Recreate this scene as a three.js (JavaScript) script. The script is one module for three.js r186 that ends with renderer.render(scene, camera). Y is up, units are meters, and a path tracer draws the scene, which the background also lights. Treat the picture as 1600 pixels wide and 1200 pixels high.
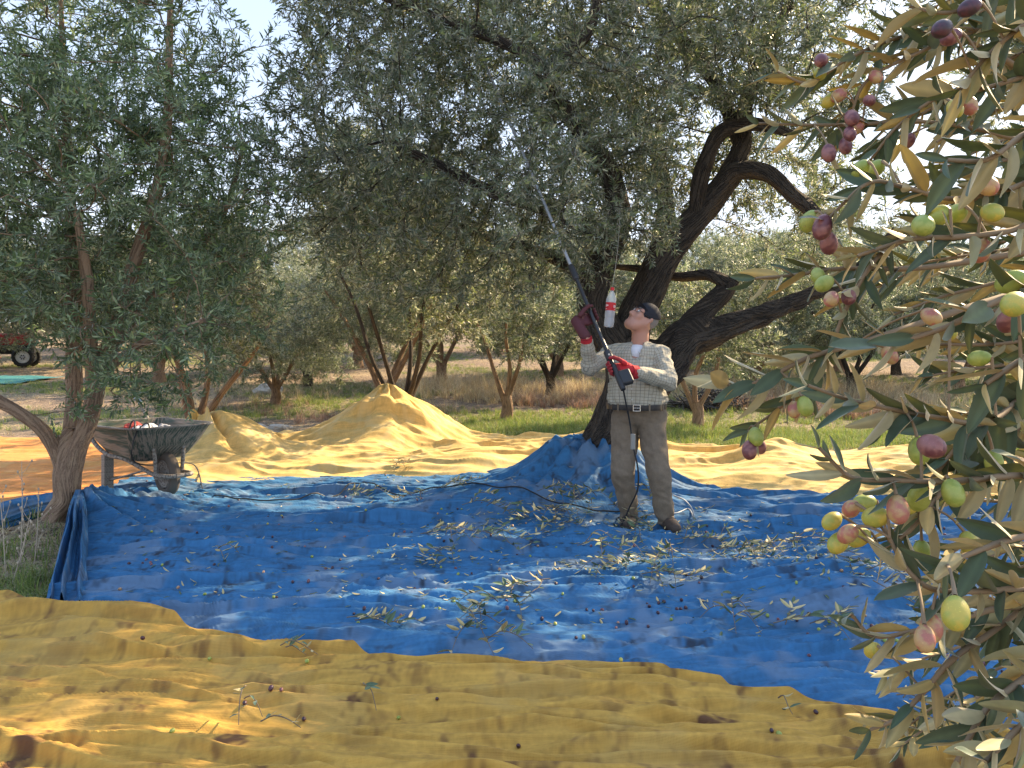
import * as THREE from 'three';
import { ImprovedNoise } from 'three/addons/math/ImprovedNoise.js';
import { mergeGeometries } from 'three/addons/utils/BufferGeometryUtils.js';
import { RoundedBoxGeometry } from 'three/addons/geometries/RoundedBoxGeometry.js';

// ---------------------------------------------------------------- camera, sky, sun, exposure
const scene = new THREE.Scene();
const EYE = 1.45, FOCAL = 1203, PITCH = -Math.atan(65 / FOCAL);
const camera = new THREE.PerspectiveCamera(2 * Math.atan(600 / FOCAL) * 180 / Math.PI, 4 / 3, 0.05, 1500);
camera.position.set(0, EYE, 0);
camera.rotation.x = PITCH;
scene.add(camera);
camera.updateMatrixWorld(true);

const SUN_AZ = 53 * Math.PI / 180, SUN_EL = 34 * Math.PI / 180;
const sunDir = new THREE.Vector3(Math.sin(SUN_AZ) * Math.cos(SUN_EL), Math.sin(SUN_EL), -Math.cos(SUN_AZ) * Math.cos(SUN_EL));
const sun = new THREE.DirectionalLight(new THREE.Color(1.0, 0.79, 0.52), 5.0);
sun.name = 'sun';
sun.position.copy(sunDir).multiplyScalar(60);
sun.castShadow = true;
sun.shadow.radius = 1;
sun.shadow.mapSize.set(4096, 4096);
Object.assign(sun.shadow.camera, { left: -30, right: 30, top: 30, bottom: -30, near: 1, far: 160 });
scene.add(sun, sun.target);

function skyTexture() {
  const W = 512, H = 256, a = new Float32Array(W * H * 4), d = new THREE.Vector3();
  for (let j = 0; j < H; j++) for (let i = 0; i < W; i++) {
    const el = (j + 0.5) / H * Math.PI - Math.PI / 2, az = (i + 0.5) / W * 2 * Math.PI - Math.PI;
    d.set(Math.cos(el) * Math.cos(az), Math.sin(el), Math.cos(el) * Math.sin(az));
    const up = Math.max(0, d.y), low = Math.pow(1 - up, 3.2), c = Math.max(0, d.dot(sunDir));
    const glow = 0.55 * Math.pow(c, 6) + 0.9 * Math.pow(c, 40);
    const k = (j * W + i) * 4;
    a[k] = 0.22 + 0.31 * low + glow * 0.8;
    a[k + 1] = 0.31 + 0.25 * low + glow * 0.74;
    a[k + 2] = 0.48 + 0.11 * low + glow * 0.64;
    if (d.y < 0) { a[k] *= 0.8; a[k + 1] *= 0.75; a[k + 2] *= 0.65; }
    a[k + 3] = 1;
  }
  const t = new THREE.DataTexture(a, W, H, THREE.RGBAFormat, THREE.FloatType);
  t.mapping = THREE.EquirectangularReflectionMapping;
  t.magFilter = t.minFilter = THREE.LinearFilter;
  t.needsUpdate = true;
  return t;
}
scene.background = skyTexture();
scene.environment = scene.background;
const renderer = new THREE.WebGLRenderer();
renderer.setSize(1024, 768);
renderer.toneMapping = THREE.LinearToneMapping;
renderer.toneMappingExposure = 2.85;
renderer.shadowMap.enabled = true;

// ---------------------------------------------------------------- helpers
const V = (x, y, z) => new THREE.Vector3(x, y, z);
function rng(seed) { let s = seed >>> 0; return () => { s = (s + 0x6D2B79F5) | 0; let t = Math.imul(s ^ (s >>> 15), 1 | s); t = (t + Math.imul(t ^ (t >>> 7), 61 | t)) ^ t; return ((t ^ (t >>> 14)) >>> 0) / 4294967296; }; }
const perlin = new ImprovedNoise();
const N = (x, y, z) => perlin.noise(x + 100.37, y + 100.71, z + 100.13);
const clamp = (x, a, b) => Math.min(b, Math.max(a, x));
const smooth = (a, b, x) => { const t = clamp((x - a) / (b - a), 0, 1); return t * t * (3 - 2 * t); };
const lerp = (a, b, t) => a + (b - a) * t;
// a place measured as a sight line and a distance along the view axis
function P(px, py, depth) {
  return V((px - 800) / FOCAL * depth, -(py - 600) / FOCAL * depth, -depth).applyMatrix4(camera.matrixWorld);
}
function G(px, py, y = 0) {   // the same, on the level y
  const d = P(px, py, 1).sub(camera.position);
  return d.multiplyScalar((y - EYE) / d.y).add(camera.position);
}
const taken = {};
function numbered(name) { const n = taken[name] = (taken[name] ?? -1) + 1; return n ? `${name}_${String(n).padStart(3, '0')}` : name; }
function tag(o, label, category, group, kind) {
  o.userData.label = label; o.userData.category = category;
  if (group) o.userData.group = group;
  if (kind) o.userData.kind = kind;
  return o;
}
function thing(name, label, category, pos = V(0, 0, 0), group) {
  const o = new THREE.Group(); o.name = numbered(name); o.position.copy(pos); scene.add(o);
  return tag(o, label, category, group);
}
function part(name, geometry, material, parent) {
  const m = new THREE.Mesh(geometry, material);
  m.name = name; m.castShadow = m.receiveShadow = true; parent.add(m);
  return m;
}
function single(name, geometry, material, label, category, group) {
  const m = part(numbered(name), geometry, material, scene);
  return tag(m, label, category, group);
}
const rgb = (r, g, b) => new THREE.Color().setRGB(r, g, b);
function mat(r, g, b, roughness = 0.8, more = {}) { return new THREE.MeshStandardMaterial({ color: rgb(r, g, b), roughness, side: THREE.DoubleSide, ...more }); }
function phys(r, g, b, roughness = 0.8, more = {}) { return new THREE.MeshPhysicalMaterial({ color: rgb(r, g, b), roughness, side: THREE.DoubleSide, ...more }); }
// texture from a function (u, v in 0..1) -> [r, g, b] linear, made to tile
function colorTex(size, f) {
  const a = new Uint8Array(size * size * 4);
  const enc = (c) => Math.round(255 * clamp(c <= 0.0031308 ? c * 12.92 : 1.055 * Math.pow(c, 1 / 2.4) - 0.055, 0, 1));
  for (let j = 0; j < size; j++) for (let i = 0; i < size; i++) {
    const c = f((i + 0.5) / size, (j + 0.5) / size), k = (j * size + i) * 4;
    a[k] = enc(c[0]); a[k + 1] = enc(c[1]); a[k + 2] = enc(c[2]); a[k + 3] = 255;
  }
  const t = new THREE.DataTexture(a, size, size); t.colorSpace = THREE.SRGBColorSpace;
  t.wrapS = t.wrapT = THREE.RepeatWrapping; t.magFilter = THREE.LinearFilter; t.minFilter = THREE.LinearMipmapLinearFilter; t.generateMipmaps = true; t.needsUpdate = true;
  return t;
}
function greyTex(size, f) {
  const a = new Uint8Array(size * size * 4);
  for (let j = 0; j < size; j++) for (let i = 0; i < size; i++) {
    const k = (j * size + i) * 4;
    a[k] = a[k + 1] = a[k + 2] = Math.round(255 * clamp(f((i + 0.5) / size, (j + 0.5) / size), 0, 1)); a[k + 3] = 255;
  }
  const t = new THREE.DataTexture(a, size, size);
  t.wrapS = t.wrapT = THREE.RepeatWrapping; t.magFilter = THREE.LinearFilter; t.minFilter = THREE.LinearMipmapLinearFilter; t.generateMipmaps = true; t.needsUpdate = true;
  return t;
}
// tiling gradient noise: f whole cells to the tile
const GX = new Float32Array(4096), GY = new Float32Array(4096);
{ const r = rng(77); for (let i = 0; i < 4096; i++) { const a = r() * Math.PI * 2; GX[i] = Math.cos(a) * 1.45; GY[i] = Math.sin(a) * 1.45; } }
function tileN(u, v, f, seed, g = f) {
  const x = u * f, y = v * g, xi = Math.floor(x), yi = Math.floor(y), fx = x - xi, fy = y - yi;
  const x0 = ((xi % f) + f) % f, x1 = (x0 + 1) % f, y0 = ((yi % g) + g) % g, y1 = (y0 + 1) % g;
  const h = (a, b) => { let n = (Math.imul(a, 374761393) + Math.imul(b, 668265263) + Math.imul(seed, 1442695041)) | 0; n = Math.imul(n ^ (n >>> 13), 1274126177); n = Math.imul(n ^ (n >>> 15), 2246822519); return (n ^ (n >>> 16)) & 4095; };
  const a = h(x0, y0), b = h(x1, y0), c = h(x0, y1), d = h(x1, y1);
  const sx = fx * fx * fx * (fx * (fx * 6 - 15) + 10), sy = fy * fy * fy * (fy * (fy * 6 - 15) + 10);
  const p = lerp(GX[a] * fx + GY[a] * fy, GX[b] * (fx - 1) + GY[b] * fy, sx), q = lerp(GX[c] * fx + GY[c] * (fy - 1), GX[d] * (fx - 1) + GY[d] * (fy - 1), sx);
  return lerp(p, q, sy);
}
const withTex = (t, rx, ry) => { const c = t.clone(); c.repeat.set(rx, ry); c.needsUpdate = true; return c; };

// swept tube through points with radii; rough(angle, s) scales the radius
function sweep(pts, radii, { step = 0.05, radial = 8, rough = null, caps = true, uvr = 1 } = {}) {
  const curve = new THREE.CatmullRomCurve3(pts, false, 'centripetal');
  const L = curve.getLength(), n = Math.max(2, Math.round(L / step));
  const pos = [], uv = [], idx = [];
  const seg = radii.length - 1;
  let t0 = curve.getTangent(0), ref = Math.abs(t0.y) < 0.9 ? V(0, 1, 0) : V(1, 0, 0);
  let nx = V().crossVectors(t0, ref).normalize(), ny = V().crossVectors(t0, nx).normalize();
  const q = new THREE.Quaternion();
  for (let i = 0; i <= n; i++) {
    const t = i / n, c = curve.getPoint(t), tg = curve.getTangent(t);
    q.setFromUnitVectors(t0, tg); nx.applyQuaternion(q); ny.applyQuaternion(q); t0 = tg;
    const f = t * seg, k = Math.min(seg - 1, Math.floor(f)), r = lerp(radii[k], radii[k + 1], f - k);
    for (let j = 0; j <= radial; j++) {
      const a = j / radial * Math.PI * 2, rr = r * (rough ? rough(a, t * L, r) : 1);
      pos.push(c.x + (nx.x * Math.cos(a) + ny.x * Math.sin(a)) * rr, c.y + (nx.y * Math.cos(a) + ny.y * Math.sin(a)) * rr, c.z + (nx.z * Math.cos(a) + ny.z * Math.sin(a)) * rr);
      uv.push(a * r * uvr, t * L * uvr);
    }
  }
  const w = radial + 1;
  for (let i = 0; i < n; i++) for (let j = 0; j < radial; j++) { const a = i * w + j; idx.push(a, a + w, a + 1, a + 1, a + w, a + w + 1); }
  if (caps) for (const [row, flip, t] of [[0, false, 0], [n, true, 1]]) {
    const c = curve.getPoint(t), m = pos.length / 3;
    pos.push(c.x, c.y, c.z); uv.push(0, 0);
    for (let j = 0; j < radial; j++) flip ? idx.push(m, row * w + j, row * w + j + 1).valueOf() : idx.push(m, row * w + j + 1, row * w + j);
  }
  return geo(pos, uv, idx);
}
function geo(pos, uv, idx, col) {
  const g = new THREE.BufferGeometry();
  g.setAttribute('position', new THREE.Float32BufferAttribute(pos, 3));
  g.setAttribute('uv', new THREE.Float32BufferAttribute(uv, 2));
  if (col) g.setAttribute('color', new THREE.Float32BufferAttribute(col, 3));
  g.setIndex(idx); g.computeVertexNormals();
  return g;
}
const tube = (pts, r, radial = 8, step = 0.03) => sweep(pts, [r, r], { radial, step });
const merged = (list) => mergeGeometries(list.map((g) => g.index ? g : g), false);
const at = (g, x, y, z, rx = 0, ry = 0, rz = 0) => g.applyMatrix4(new THREE.Matrix4().compose(V(x, y, z), new THREE.Quaternion().setFromEuler(new THREE.Euler(rx, ry, rz)), V(1, 1, 1)));

// blocky distance field -> smooth mesh (surface nets); f < 0 inside
function isoMesh(f, lo, hi, cell) {
  const nx = Math.ceil((hi.x - lo.x) / cell) + 1, ny = Math.ceil((hi.y - lo.y) / cell) + 1, nz = Math.ceil((hi.z - lo.z) / cell) + 1;
  const d = new Float32Array(nx * ny * nz), id = (i, j, k) => (k * ny + j) * nx + i, cellId = new Int32Array(nx * ny * nz).fill(-1);
  for (let k = 0; k < nz; k++) for (let j = 0; j < ny; j++) for (let i = 0; i < nx; i++) d[id(i, j, k)] = f(lo.x + i * cell, lo.y + j * cell, lo.z + k * cell);
  const pos = [], idx = [];
  const E = [[0, 1], [2, 3], [4, 5], [6, 7], [0, 2], [1, 3], [4, 6], [5, 7], [0, 4], [1, 5], [2, 6], [3, 7]];
  const c = new Float32Array(8);
  for (let k = 0; k < nz - 1; k++) for (let j = 0; j < ny - 1; j++) for (let i = 0; i < nx - 1; i++) {
    let m = 0;
    for (let q = 0; q < 8; q++) { c[q] = d[id(i + (q & 1), j + ((q >> 1) & 1), k + (q >> 2))]; if (c[q] < 0) m |= 1 << q; }
    if (m === 0 || m === 255) continue;
    let x = 0, y = 0, z = 0, n = 0;
    for (const [a, b] of E) if ((c[a] < 0) !== (c[b] < 0)) {
      const t = c[a] / (c[a] - c[b]);
      x += lerp(a & 1, b & 1, t); y += lerp((a >> 1) & 1, (b >> 1) & 1, t); z += lerp(a >> 2, b >> 2, t); n++;
    }
    cellId[id(i, j, k)] = pos.length / 3;
    pos.push(lo.x + (i + x / n) * cell, lo.y + (j + y / n) * cell, lo.z + (k + z / n) * cell);
  }
  const quad = (a, b, cc, e, flip) => { if (a < 0 || b < 0 || cc < 0 || e < 0) return; flip ? idx.push(a, cc, b, b, cc, e) : idx.push(a, b, cc, b, e, cc); };
  for (let k = 1; k < nz - 1; k++) for (let j = 1; j < ny - 1; j++) for (let i = 1; i < nx - 1; i++) {
    const v = d[id(i, j, k)] < 0;
    if (v !== (d[id(i + 1, j, k)] < 0)) quad(cellId[id(i, j - 1, k - 1)], cellId[id(i, j, k - 1)], cellId[id(i, j - 1, k)], cellId[id(i, j, k)], !v);
    if (v !== (d[id(i, j + 1, k)] < 0)) quad(cellId[id(i - 1, j, k - 1)], cellId[id(i, j, k - 1)], cellId[id(i - 1, j, k)], cellId[id(i, j, k)], v);
    if (v !== (d[id(i, j, k + 1)] < 0)) quad(cellId[id(i - 1, j - 1, k)], cellId[id(i, j - 1, k)], cellId[id(i - 1, j, k)], cellId[id(i, j, k)], !v);
  }
  const uv = new Float32Array(pos.length / 3 * 2);
  return geo(pos, uv, idx);
}
const smin = (a, b, k) => { const h = clamp(0.5 + 0.5 * (b - a) / k, 0, 1); return lerp(b, a, h) - k * h * (1 - h); };
function capsule(a, b, ra, rb) {   // tapered capsule distance
  const ba = b.clone().sub(a), l2 = ba.lengthSq();
  return (x, y, z) => {
    const px = x - a.x, py = y - a.y, pz = z - a.z, t = clamp((px * ba.x + py * ba.y + pz * ba.z) / l2, 0, 1);
    return Math.hypot(px - ba.x * t, py - ba.y * t, pz - ba.z * t) - lerp(ra, rb, t);
  };
}


// ---------------------------------------------------------------- ground
function groundHeight(x, z) {
  const d = -z;
  const rise = 0.05 * (d > 12 ? (d - 12) - 3 * (1 - Math.exp(-(d - 12) / 3)) : 0);
  const rough = 0.05 * N(x * 0.35, 0, z * 0.35) + 0.025 * N(x * 1.3, 4, z * 1.3);
  const bank = 0.14 * Math.exp(-((x + 3.62) ** 2 + (z + 5.95) ** 2) / 0.07);
  return Math.min(rise, 3.5) + rough * smooth(10.5, 14, d) + 0.3 * rough * smooth(-2.4, -3.2, x) - 0.03 + bank;
}
// where the grass grows green (0..1) and where the ground is dry straw
const greenAt = (x, z) => smooth(0.02, 0.3, N(x * 0.22 + 3, 1.5, z * 0.3) + 0.35 * N(x * 0.9, 7, z * 0.9) + 0.34 * smooth(0.5, 3.5, x) - 0.07);
const strawAt = (x, z) => smooth(0.0, 0.35, N(x * 0.3, 9.5, z * 0.4) + 0.3 * N(x * 1.4, 3, z * 1.4) + 0.1);
{
  const nx = 260, nz = 300, pos = [], uv = [], col = [], idx = [];
  for (let j = 0; j <= nz; j++) for (let i = 0; i <= nx; i++) {
    const s = i / nx * 2 - 1, t = j / nz, x = Math.sign(s) * (12 * Math.abs(s) + 600 * Math.abs(s) ** 5), z = 8 - 40 * t - 800 * t ** 6;
    pos.push(x, groundHeight(x, z), z); uv.push(x / 2.2, z / 2.2);
    const g = greenAt(x, z) * 0.55, w = strawAt(x, z) * 0.6, n = 1 + 0.25 * N(x * 2, 2, z * 2);
    col.push(lerp(lerp(0.37, 0.52, w), 0.24, g) * n, lerp(lerp(0.27, 0.40, w), 0.25, g) * n, lerp(lerp(0.185, 0.24, w), 0.09, g) * n);
  }
  const w = nx + 1;
  for (let j = 0; j < nz; j++) for (let i = 0; i < nx; i++) { const a = j * w + i; idx.push(a, a + 1, a + w, a + 1, a + w + 1, a + w); }
  const soil = colorTex(1024, (u, v) => {
    const n = 0.5 * tileN(u, v, 14, 1) + 0.5 * tileN(u, v, 45, 2) + 0.4 * tileN(u, v, 130, 3);
    const k = clamp(0.78 + 0.75 * n, 0.2, 1.5), straw = smooth(0.28, 0.45, tileN(u, v, 60, 8) * 0.7 + 0.5 * tileN(u, v * 3, 40, 4));
    return [0.72 * k + 0.3 * straw, 0.7 * k + 0.24 * straw, 0.68 * k + 0.12 * straw];
  });
  const bump = greyTex(1024, (u, v) => 0.5 + 0.5 * tileN(u, v, 20, 1) + 0.35 * tileN(u, v, 60, 2) + 0.3 * tileN(u, v, 150, 5));
  const g = geo(pos, uv, idx, col);
  const m = part('ground', g, new THREE.MeshStandardMaterial({ map: soil, bumpMap: bump, bumpScale: 0.03, vertexColors: true, roughness: 1, side: THREE.DoubleSide }), scene);
  m.userData.kind = 'structure'; m.userData.label = 'dry brown earth of the grove with patches of grass'; m.userData.category = 'ground';
}

// ---------------------------------------------------------------- harvest nets
const weave = greyTex(256, (u, v) => 0.5 + 0.25 * Math.sin(u * Math.PI * 2 * 32) + 0.25 * Math.sin(v * Math.PI * 2 * 32) + 0.2 * tileN(u, v, 20, 6));
const smooth1 = (n) => n;
function along(line, t) {   // t in 0..1 by index-length
  const acc = [0];
  for (let i = 1; i < line.length; i++) acc.push(acc[i - 1] + line[i].distanceTo(line[i - 1]));
  return (u) => { const s = u * acc[acc.length - 1]; let i = 1; while (i < acc.length - 1 && acc[i] < s) i++; return line[i - 1].clone().lerp(line[i], (s - acc[i - 1]) / (acc[i] - acc[i - 1])); };
}
function alongX(line) {   // place on the line with a given share of its x range
  const a = line[0].x, b = line[line.length - 1].x;
  return (u) => { const x = lerp(a, b, u); let i = 1; while (i < line.length - 1 && line[i].x < x) i++; const t = clamp((x - line[i - 1].x) / (line[i].x - line[i - 1].x), 0, 1); return V(x, 0, lerp(line[i - 1].z, line[i].z, t)); };
}
// crumpled-cloth relief: long creases along one direction, warped, with sharp crests
function creases(x, z, turn, stretch, f, seed, sharp = 0.6) {
  const c = Math.cos(turn), s = Math.sin(turn);
  const wx = x + 0.22 * N(x * 1.3, seed, z * 1.3), wz = z + 0.22 * N(x * 1.1, seed + 5, z * 1.1);
  const a = (wx * c + wz * s) * f / stretch, b = (-wx * s + wz * c) * f;
  const n = N(a, seed + 2, b);
  return sharp * (1 - 2 * Math.abs(n)) * 0.5 + (1 - sharp) * n;
}
// pleats that run out from a gathering point
function pleats(x, z, cx, cz, count, reach, seed) {
  const dx = x - cx, dz = z - cz, r = Math.hypot(dx, dz), a = Math.atan2(dz, dx);
  const w = count * a + 2.4 * N(a * 2.2, seed, r * 1.1);
  return (Math.sin(w) + 0.5 * Math.sin(w * 1.83 + 1.3)) * smooth(0, 0.12, r) * Math.exp(-r / reach);
}
// long folds thrown up across a net: each follows its own wandering line and tapers out, steeper on one side
function folds(x, z, list, seed) {
  let y = 0;
  list.forEach(([z0, slope, w, h, x0, x1], k) => {
    const on = smooth(x0 - 0.35, x0 + 0.25, x) * smooth(x1 + 0.35, x1 - 0.25, x);
    if (on <= 0) return;
    const c = z0 + slope * x + 0.10 * N(x * 0.8, seed + k * 3.1, 1) + 0.03 * N(x * 3.1, seed + k * 5.3, 4), d = (z - c) / w;
    const body = d < 0 ? Math.exp(-d * d * 0.5) : Math.exp(-d * d * 3.2);
    y += on * h * (0.75 + 0.9 * N(x * 1.5, seed + k, 7)) * body;
  });
  return y;
}
const cone = (x, z, cx, cz, h, reach, p = 1) => h * Math.exp(-Math.pow(Math.hypot(x - cx, z - cz) / reach, p));
function net(name, label, near, far, nu, nv, H, material, lift, wob = 0.03, arc = false) {
  const A = (arc ? along : alongX)(near), B = (arc ? along : alongX)(far), pos = [], uv = [], idx = [];
  for (let j = 0; j <= nv; j++) for (let i = 0; i <= nu; i++) {
    const u = i / nu, t = j / nv, p = A(u).lerp(B(u), t);
    p.x += wob * N(u * 14, t * 3, 3.3) * 1.2; p.z += wob * 2.2 * N(u * 22, t * 2, 8.3) * (Math.abs(t - 0.5) * 2);
    const y = H(p.x, p.z, u, t) + lift;
    pos.push(p.x, y, p.z); uv.push(p.x, p.z);
  }
  const w = nu + 1;
  for (let j = 0; j < nv; j++) for (let i = 0; i < nu; i++) { const a = j * w + i; idx.push(a, a + 1, a + w, a + 1, a + w + 1, a + w); }
  const m = single(name, geo(pos, uv, idx), material, label, 'harvest net');
  return m;
}
function netMaterial(base, stain, amount, seed, dust, dustAmount, size = 3.1) {
  const map = colorTex(1024, (u, v) => {
    // fine cloth tone, dark fruit and mud stains with ragged outlines, pale dust rubbed in
    const fine = 1 + 0.10 * tileN(u, v, 150, seed) + 0.12 * tileN(u, v, 40, seed + 1) + 0.06 * tileN(u, v, 300, seed + 9) + 0.16 * tileN(u, v, 10, seed + 12, 260) + 0.10 * tileN(u, v, 5, seed + 13, 90);
    const blot = tileN(u, v, 15, seed + 2) + 0.6 * tileN(u, v, 38, seed + 3) + 0.45 * tileN(u, v, 110, seed + 4);
    const where = smooth(-0.15, 0.35, tileN(u, v, 3, seed + 5));
    const s = amount * (0.8 * smooth(0.32, 1.1, blot) * where + 0.3 * smooth(0.05, 0.7, blot) + 0.75 * smooth(0.32, 0.95, tileN(u, v, 34, seed + 7) + 0.3 * tileN(u, v, 110, seed + 8)));
    const d = dustAmount * smooth(0.05, 0.5, tileN(u, v, 7, seed + 6) + 0.5 * tileN(u, v, 30, seed + 11));
    return [0, 1, 2].map((k) => lerp(lerp(base[k] * fine, dust[k], d), stain[k], clamp(s, 0, 1)));
  });
  return new THREE.MeshStandardMaterial({ map: withTex(map, 1 / size, 1 / size), bumpMap: withTex(weave, 1 / 0.16, 1 / 0.16), bumpScale: 0.0007, roughness: 0.85, side: THREE.DoubleSide });
}
const blueMat = netMaterial([0.032, 0.145, 0.30], [0.022, 0.036, 0.06], 0.9, 11, [0.15, 0.21, 0.29], 0.6);
const ochreMat = netMaterial([0.50, 0.285, 0.05], [0.12, 0.05, 0.016], 0.9, 31, [0.42, 0.275, 0.08], 0.4);
const paleMat = netMaterial([0.64, 0.43, 0.14], [0.34, 0.20, 0.06], 0.3, 51, [0.66, 0.50, 0.23], 0.6);
const orangeMat = netMaterial([0.62, 0.24, 0.05], [0.28, 0.11, 0.035], 0.4, 71, [0.62, 0.34, 0.10], 0.5);

const BIG = V(0.86, 0, -7.25);          // foot of the old tree
const YOUNG = P(100, 790, 6.0); YOUNG.y = 0;   // foot of the young tree
const TIED = P(128, 780, 5.95);         // where the blue net is gathered on its trunk
const PEAK = P(607, 612, 10.7), WRAP = P(318, 650, 9.5);
const mound = V(0.52, 0, -6.95);

const fr = rng(2121), OCHRE_FOLDS = [], BLUE_FOLDS = [], PALE_FOLDS = [];
for (let k = 0; k < 26; k++) { const a = -2.9 + fr() * 3.4; OCHRE_FOLDS.push([-1.9 - k * 0.075 - 0.05 * fr(), 0.06 + 0.08 * fr(), 0.016 + 0.022 * fr(), 0.024 + 0.034 * fr(), a, a + 2.0 + 3.0 * fr()]); }
for (let k = 0; k < 48; k++) { const a = -3.6 + fr() * 5.4; BLUE_FOLDS.push([-3.4 - k * 0.08 - 0.06 * fr(), -0.06 + 0.16 * fr(), 0.02 + 0.03 * fr(), 0.024 + 0.04 * fr(), a, a + 0.8 + 2.2 * fr()]); }
for (let k = 0; k < 22; k++) { const a = -4.2 + fr() * 6; PALE_FOLDS.push([-7.9 - k * 0.15 - 0.06 * fr(), -0.1 + 0.2 * fr(), 0.04 + 0.06 * fr(), 0.04 + 0.06 * fr(), a, a + 0.8 + 2.4 * fr()]); }
function blueH(x, z, u = 0.5, t = 0.5) {
  let y = 0.02;
  const far = smooth(3.2, 6.5, -z);
  y += 0.075 * creases(x, z, 0.12, 2.6, 1.3, 1, 0.4);
  y += 0.075 * creases(x, z, -0.08, 6, 4.4, 2, 0.85);
  y += 0.052 * creases(x, z, 0.09, 7, 9.5, 3, 0.9);
  y += 0.034 * creases(x, z, -0.1, 8, 19, 4, 0.9) + 0.015 * creases(x, z, 0.12, 7, 38, 6, 0.85);
  y += folds(x, z, BLUE_FOLDS, 55);
  const m = cone(x, z, mound.x, mound.z, 0.44, 0.52, 1.4) + cone(x, z, 0.86, -7.2, 0.36, 0.5, 2);
  y += Math.min(m, 0.44) + 0.04 * pleats(x, z, 0.75, -7.1, 15, 1.1, 3);
  y += cone(x, z, TIED.x, TIED.z, TIED.y - 0.01, 0.42, 1.05) + 0.06 * pleats(x, z, TIED.x, TIED.z, 11, 0.95, 7);
  y += cone(x, z, 1.75, -4.05, 0.13, 0.42, 2) + cone(x, z, 2.3, -4.7, 0.11, 0.4, 2) + cone(x, z, -0.2, -6.3, 0.12, 0.45, 2);
  return Math.max(y, 0.012) * smooth(0, 0.06, t);
}
const line = (list) => list.map(([a, b]) => G(a, b)), lineAt = (y, list) => list.map(([a, b]) => { const q = G(a, b, y); q.y = 0; return q; });
net('blue_net', 'wide blue harvest net spread under the old tree where the man stands',
  [...line([[74, 956], [200, 1000], [400, 1040], [600, 1066], [800, 1082], [1000, 1090], [1200, 1130], [1400, 1185], [1640, 1250]])],
  [V(TIED.x - 0.02, 0, TIED.z - 0.02), ...line([[178, 772], [230, 750], [290, 739], [400, 739], [560, 750], [700, 751], [800, 753], [900, 757], [1000, 770], [1060, 780], [1200, 789], [1290, 790], [1450, 795], [1800, 800]])],
  760, 420, blueH, blueMat, 0.016, 0.03, true);
function ochreH(x, z, u, t) {
  let y = 0.05;
  y += 0.05 * creases(x, z, 0.16, 6, 1.7, 21, 0.5) + 0.075 * creases(x, z, 0.13, 18, 4.4, 22, 0.9);
  y += 0.05 * creases(x, z, 0.11, 18, 9.5, 23, 0.9) + 0.032 * creases(x, z, 0.15, 14, 19, 25, 0.9) + 0.004 * creases(x, z, 0.3, 3, 26, 24, 0.6);
  y += folds(x, z, OCHRE_FOLDS, 91);
  y += 0.045 * Math.exp(-(((1 - t) * 2.2 - 0.16) ** 2) / 0.004) * (0.6 + N(u * 9, 2, 1)) - 0.0;
  return Math.max(y, 0.035) + 0.02;
}
net('ochre_net', 'stained ochre yellow net in front, overlapping the blue net',
  [V(-3.3, 0, -1.1), V(0, 0, -1.0), V(3.2, 0, -1.1)],
  lineAt(0.085, [[-130, 928], [0, 940], [75, 946], [200, 975], [400, 1008], [600, 1033], [800, 1048], [1000, 1055], [1200, 1092], [1350, 1122], [1480, 1156], [1620, 1190], [1900, 1260]]),
  620, 330, ochreH, ochreMat, 0.0, 0.015);
function paleH(x, z, u = 0.5, t = 0.5) {
  let y = 0.0;
  y += 0.16 * creases(x, z, 0.1, 2.2, 0.9, 41, 0.6) + 0.13 * creases(x, z, -0.15, 4, 2.3, 42, 0.85) + 0.085 * creases(x, z, 0.15, 4, 5, 43, 0.85) + 0.03 * creases(x, z, 0, 3, 12, 44, 0.7);
  y += folds(x, z, PALE_FOLDS, 77);
  y = Math.max(y + 0.02, 0.008) * smooth(0.12, 0.34, t);
  const r = Math.hypot(x - PEAK.x, z - PEAK.z);
  y += (PEAK.y - 0.10) * Math.pow(Math.max(0, 1 - r / 1.2), 1.2) + 0.1 * Math.exp(-r * r / 0.9) + 0.035 * pleats(x, z, PEAK.x, PEAK.z, 9, 1.0, 2);
  y += cone(x, z, WRAP.x + 0.05, WRAP.z, WRAP.y - 0.2, 0.6, 2) + 0.075 * pleats(x, z, WRAP.x, WRAP.z, 7, 1.0, 5) + cone(x, z, WRAP.x + 0.6, WRAP.z + 0.25, 0.2, 0.5, 2);
  const a = P(705, 730, 8.35);
  y += cone(x, z, a.x + 0.25, a.z, 0.13, 0.45, 2) + cone(x, z, a.x - 0.3, a.z + 0.1, 0.07, 0.3, 2);
  const b = P(1222, 716, 8.6), c = P(915, 690, 9.4);
  y += cone(x, z, b.x, b.z, 0.2, 0.5, 1.6) + cone(x, z, c.x + 0.2, c.z, 0.20, 0.6, 1.8) + cone(x, z, b.x + 1.4, b.z, 0.18, 0.5, 1.6);
  return Math.max(y, 0.004);
}
net('pale_yellow_net', 'sunlit pale yellow net behind the blue one, drawn up into a tent on a trunk',
  line([[236, 800], [400, 790], [560, 795], [700, 795], [900, 805], [1060, 815], [1200, 822], [1700, 828]]),
  line([[262, 692], [340, 690], [400, 689], [470, 688], [540, 686], [607, 685], [680, 687], [750, 690], [830, 691], [930, 692], [1060, 716], [1220, 722], [1600, 735]]),
  720, 300, paleH, paleMat, 0.006);
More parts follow.
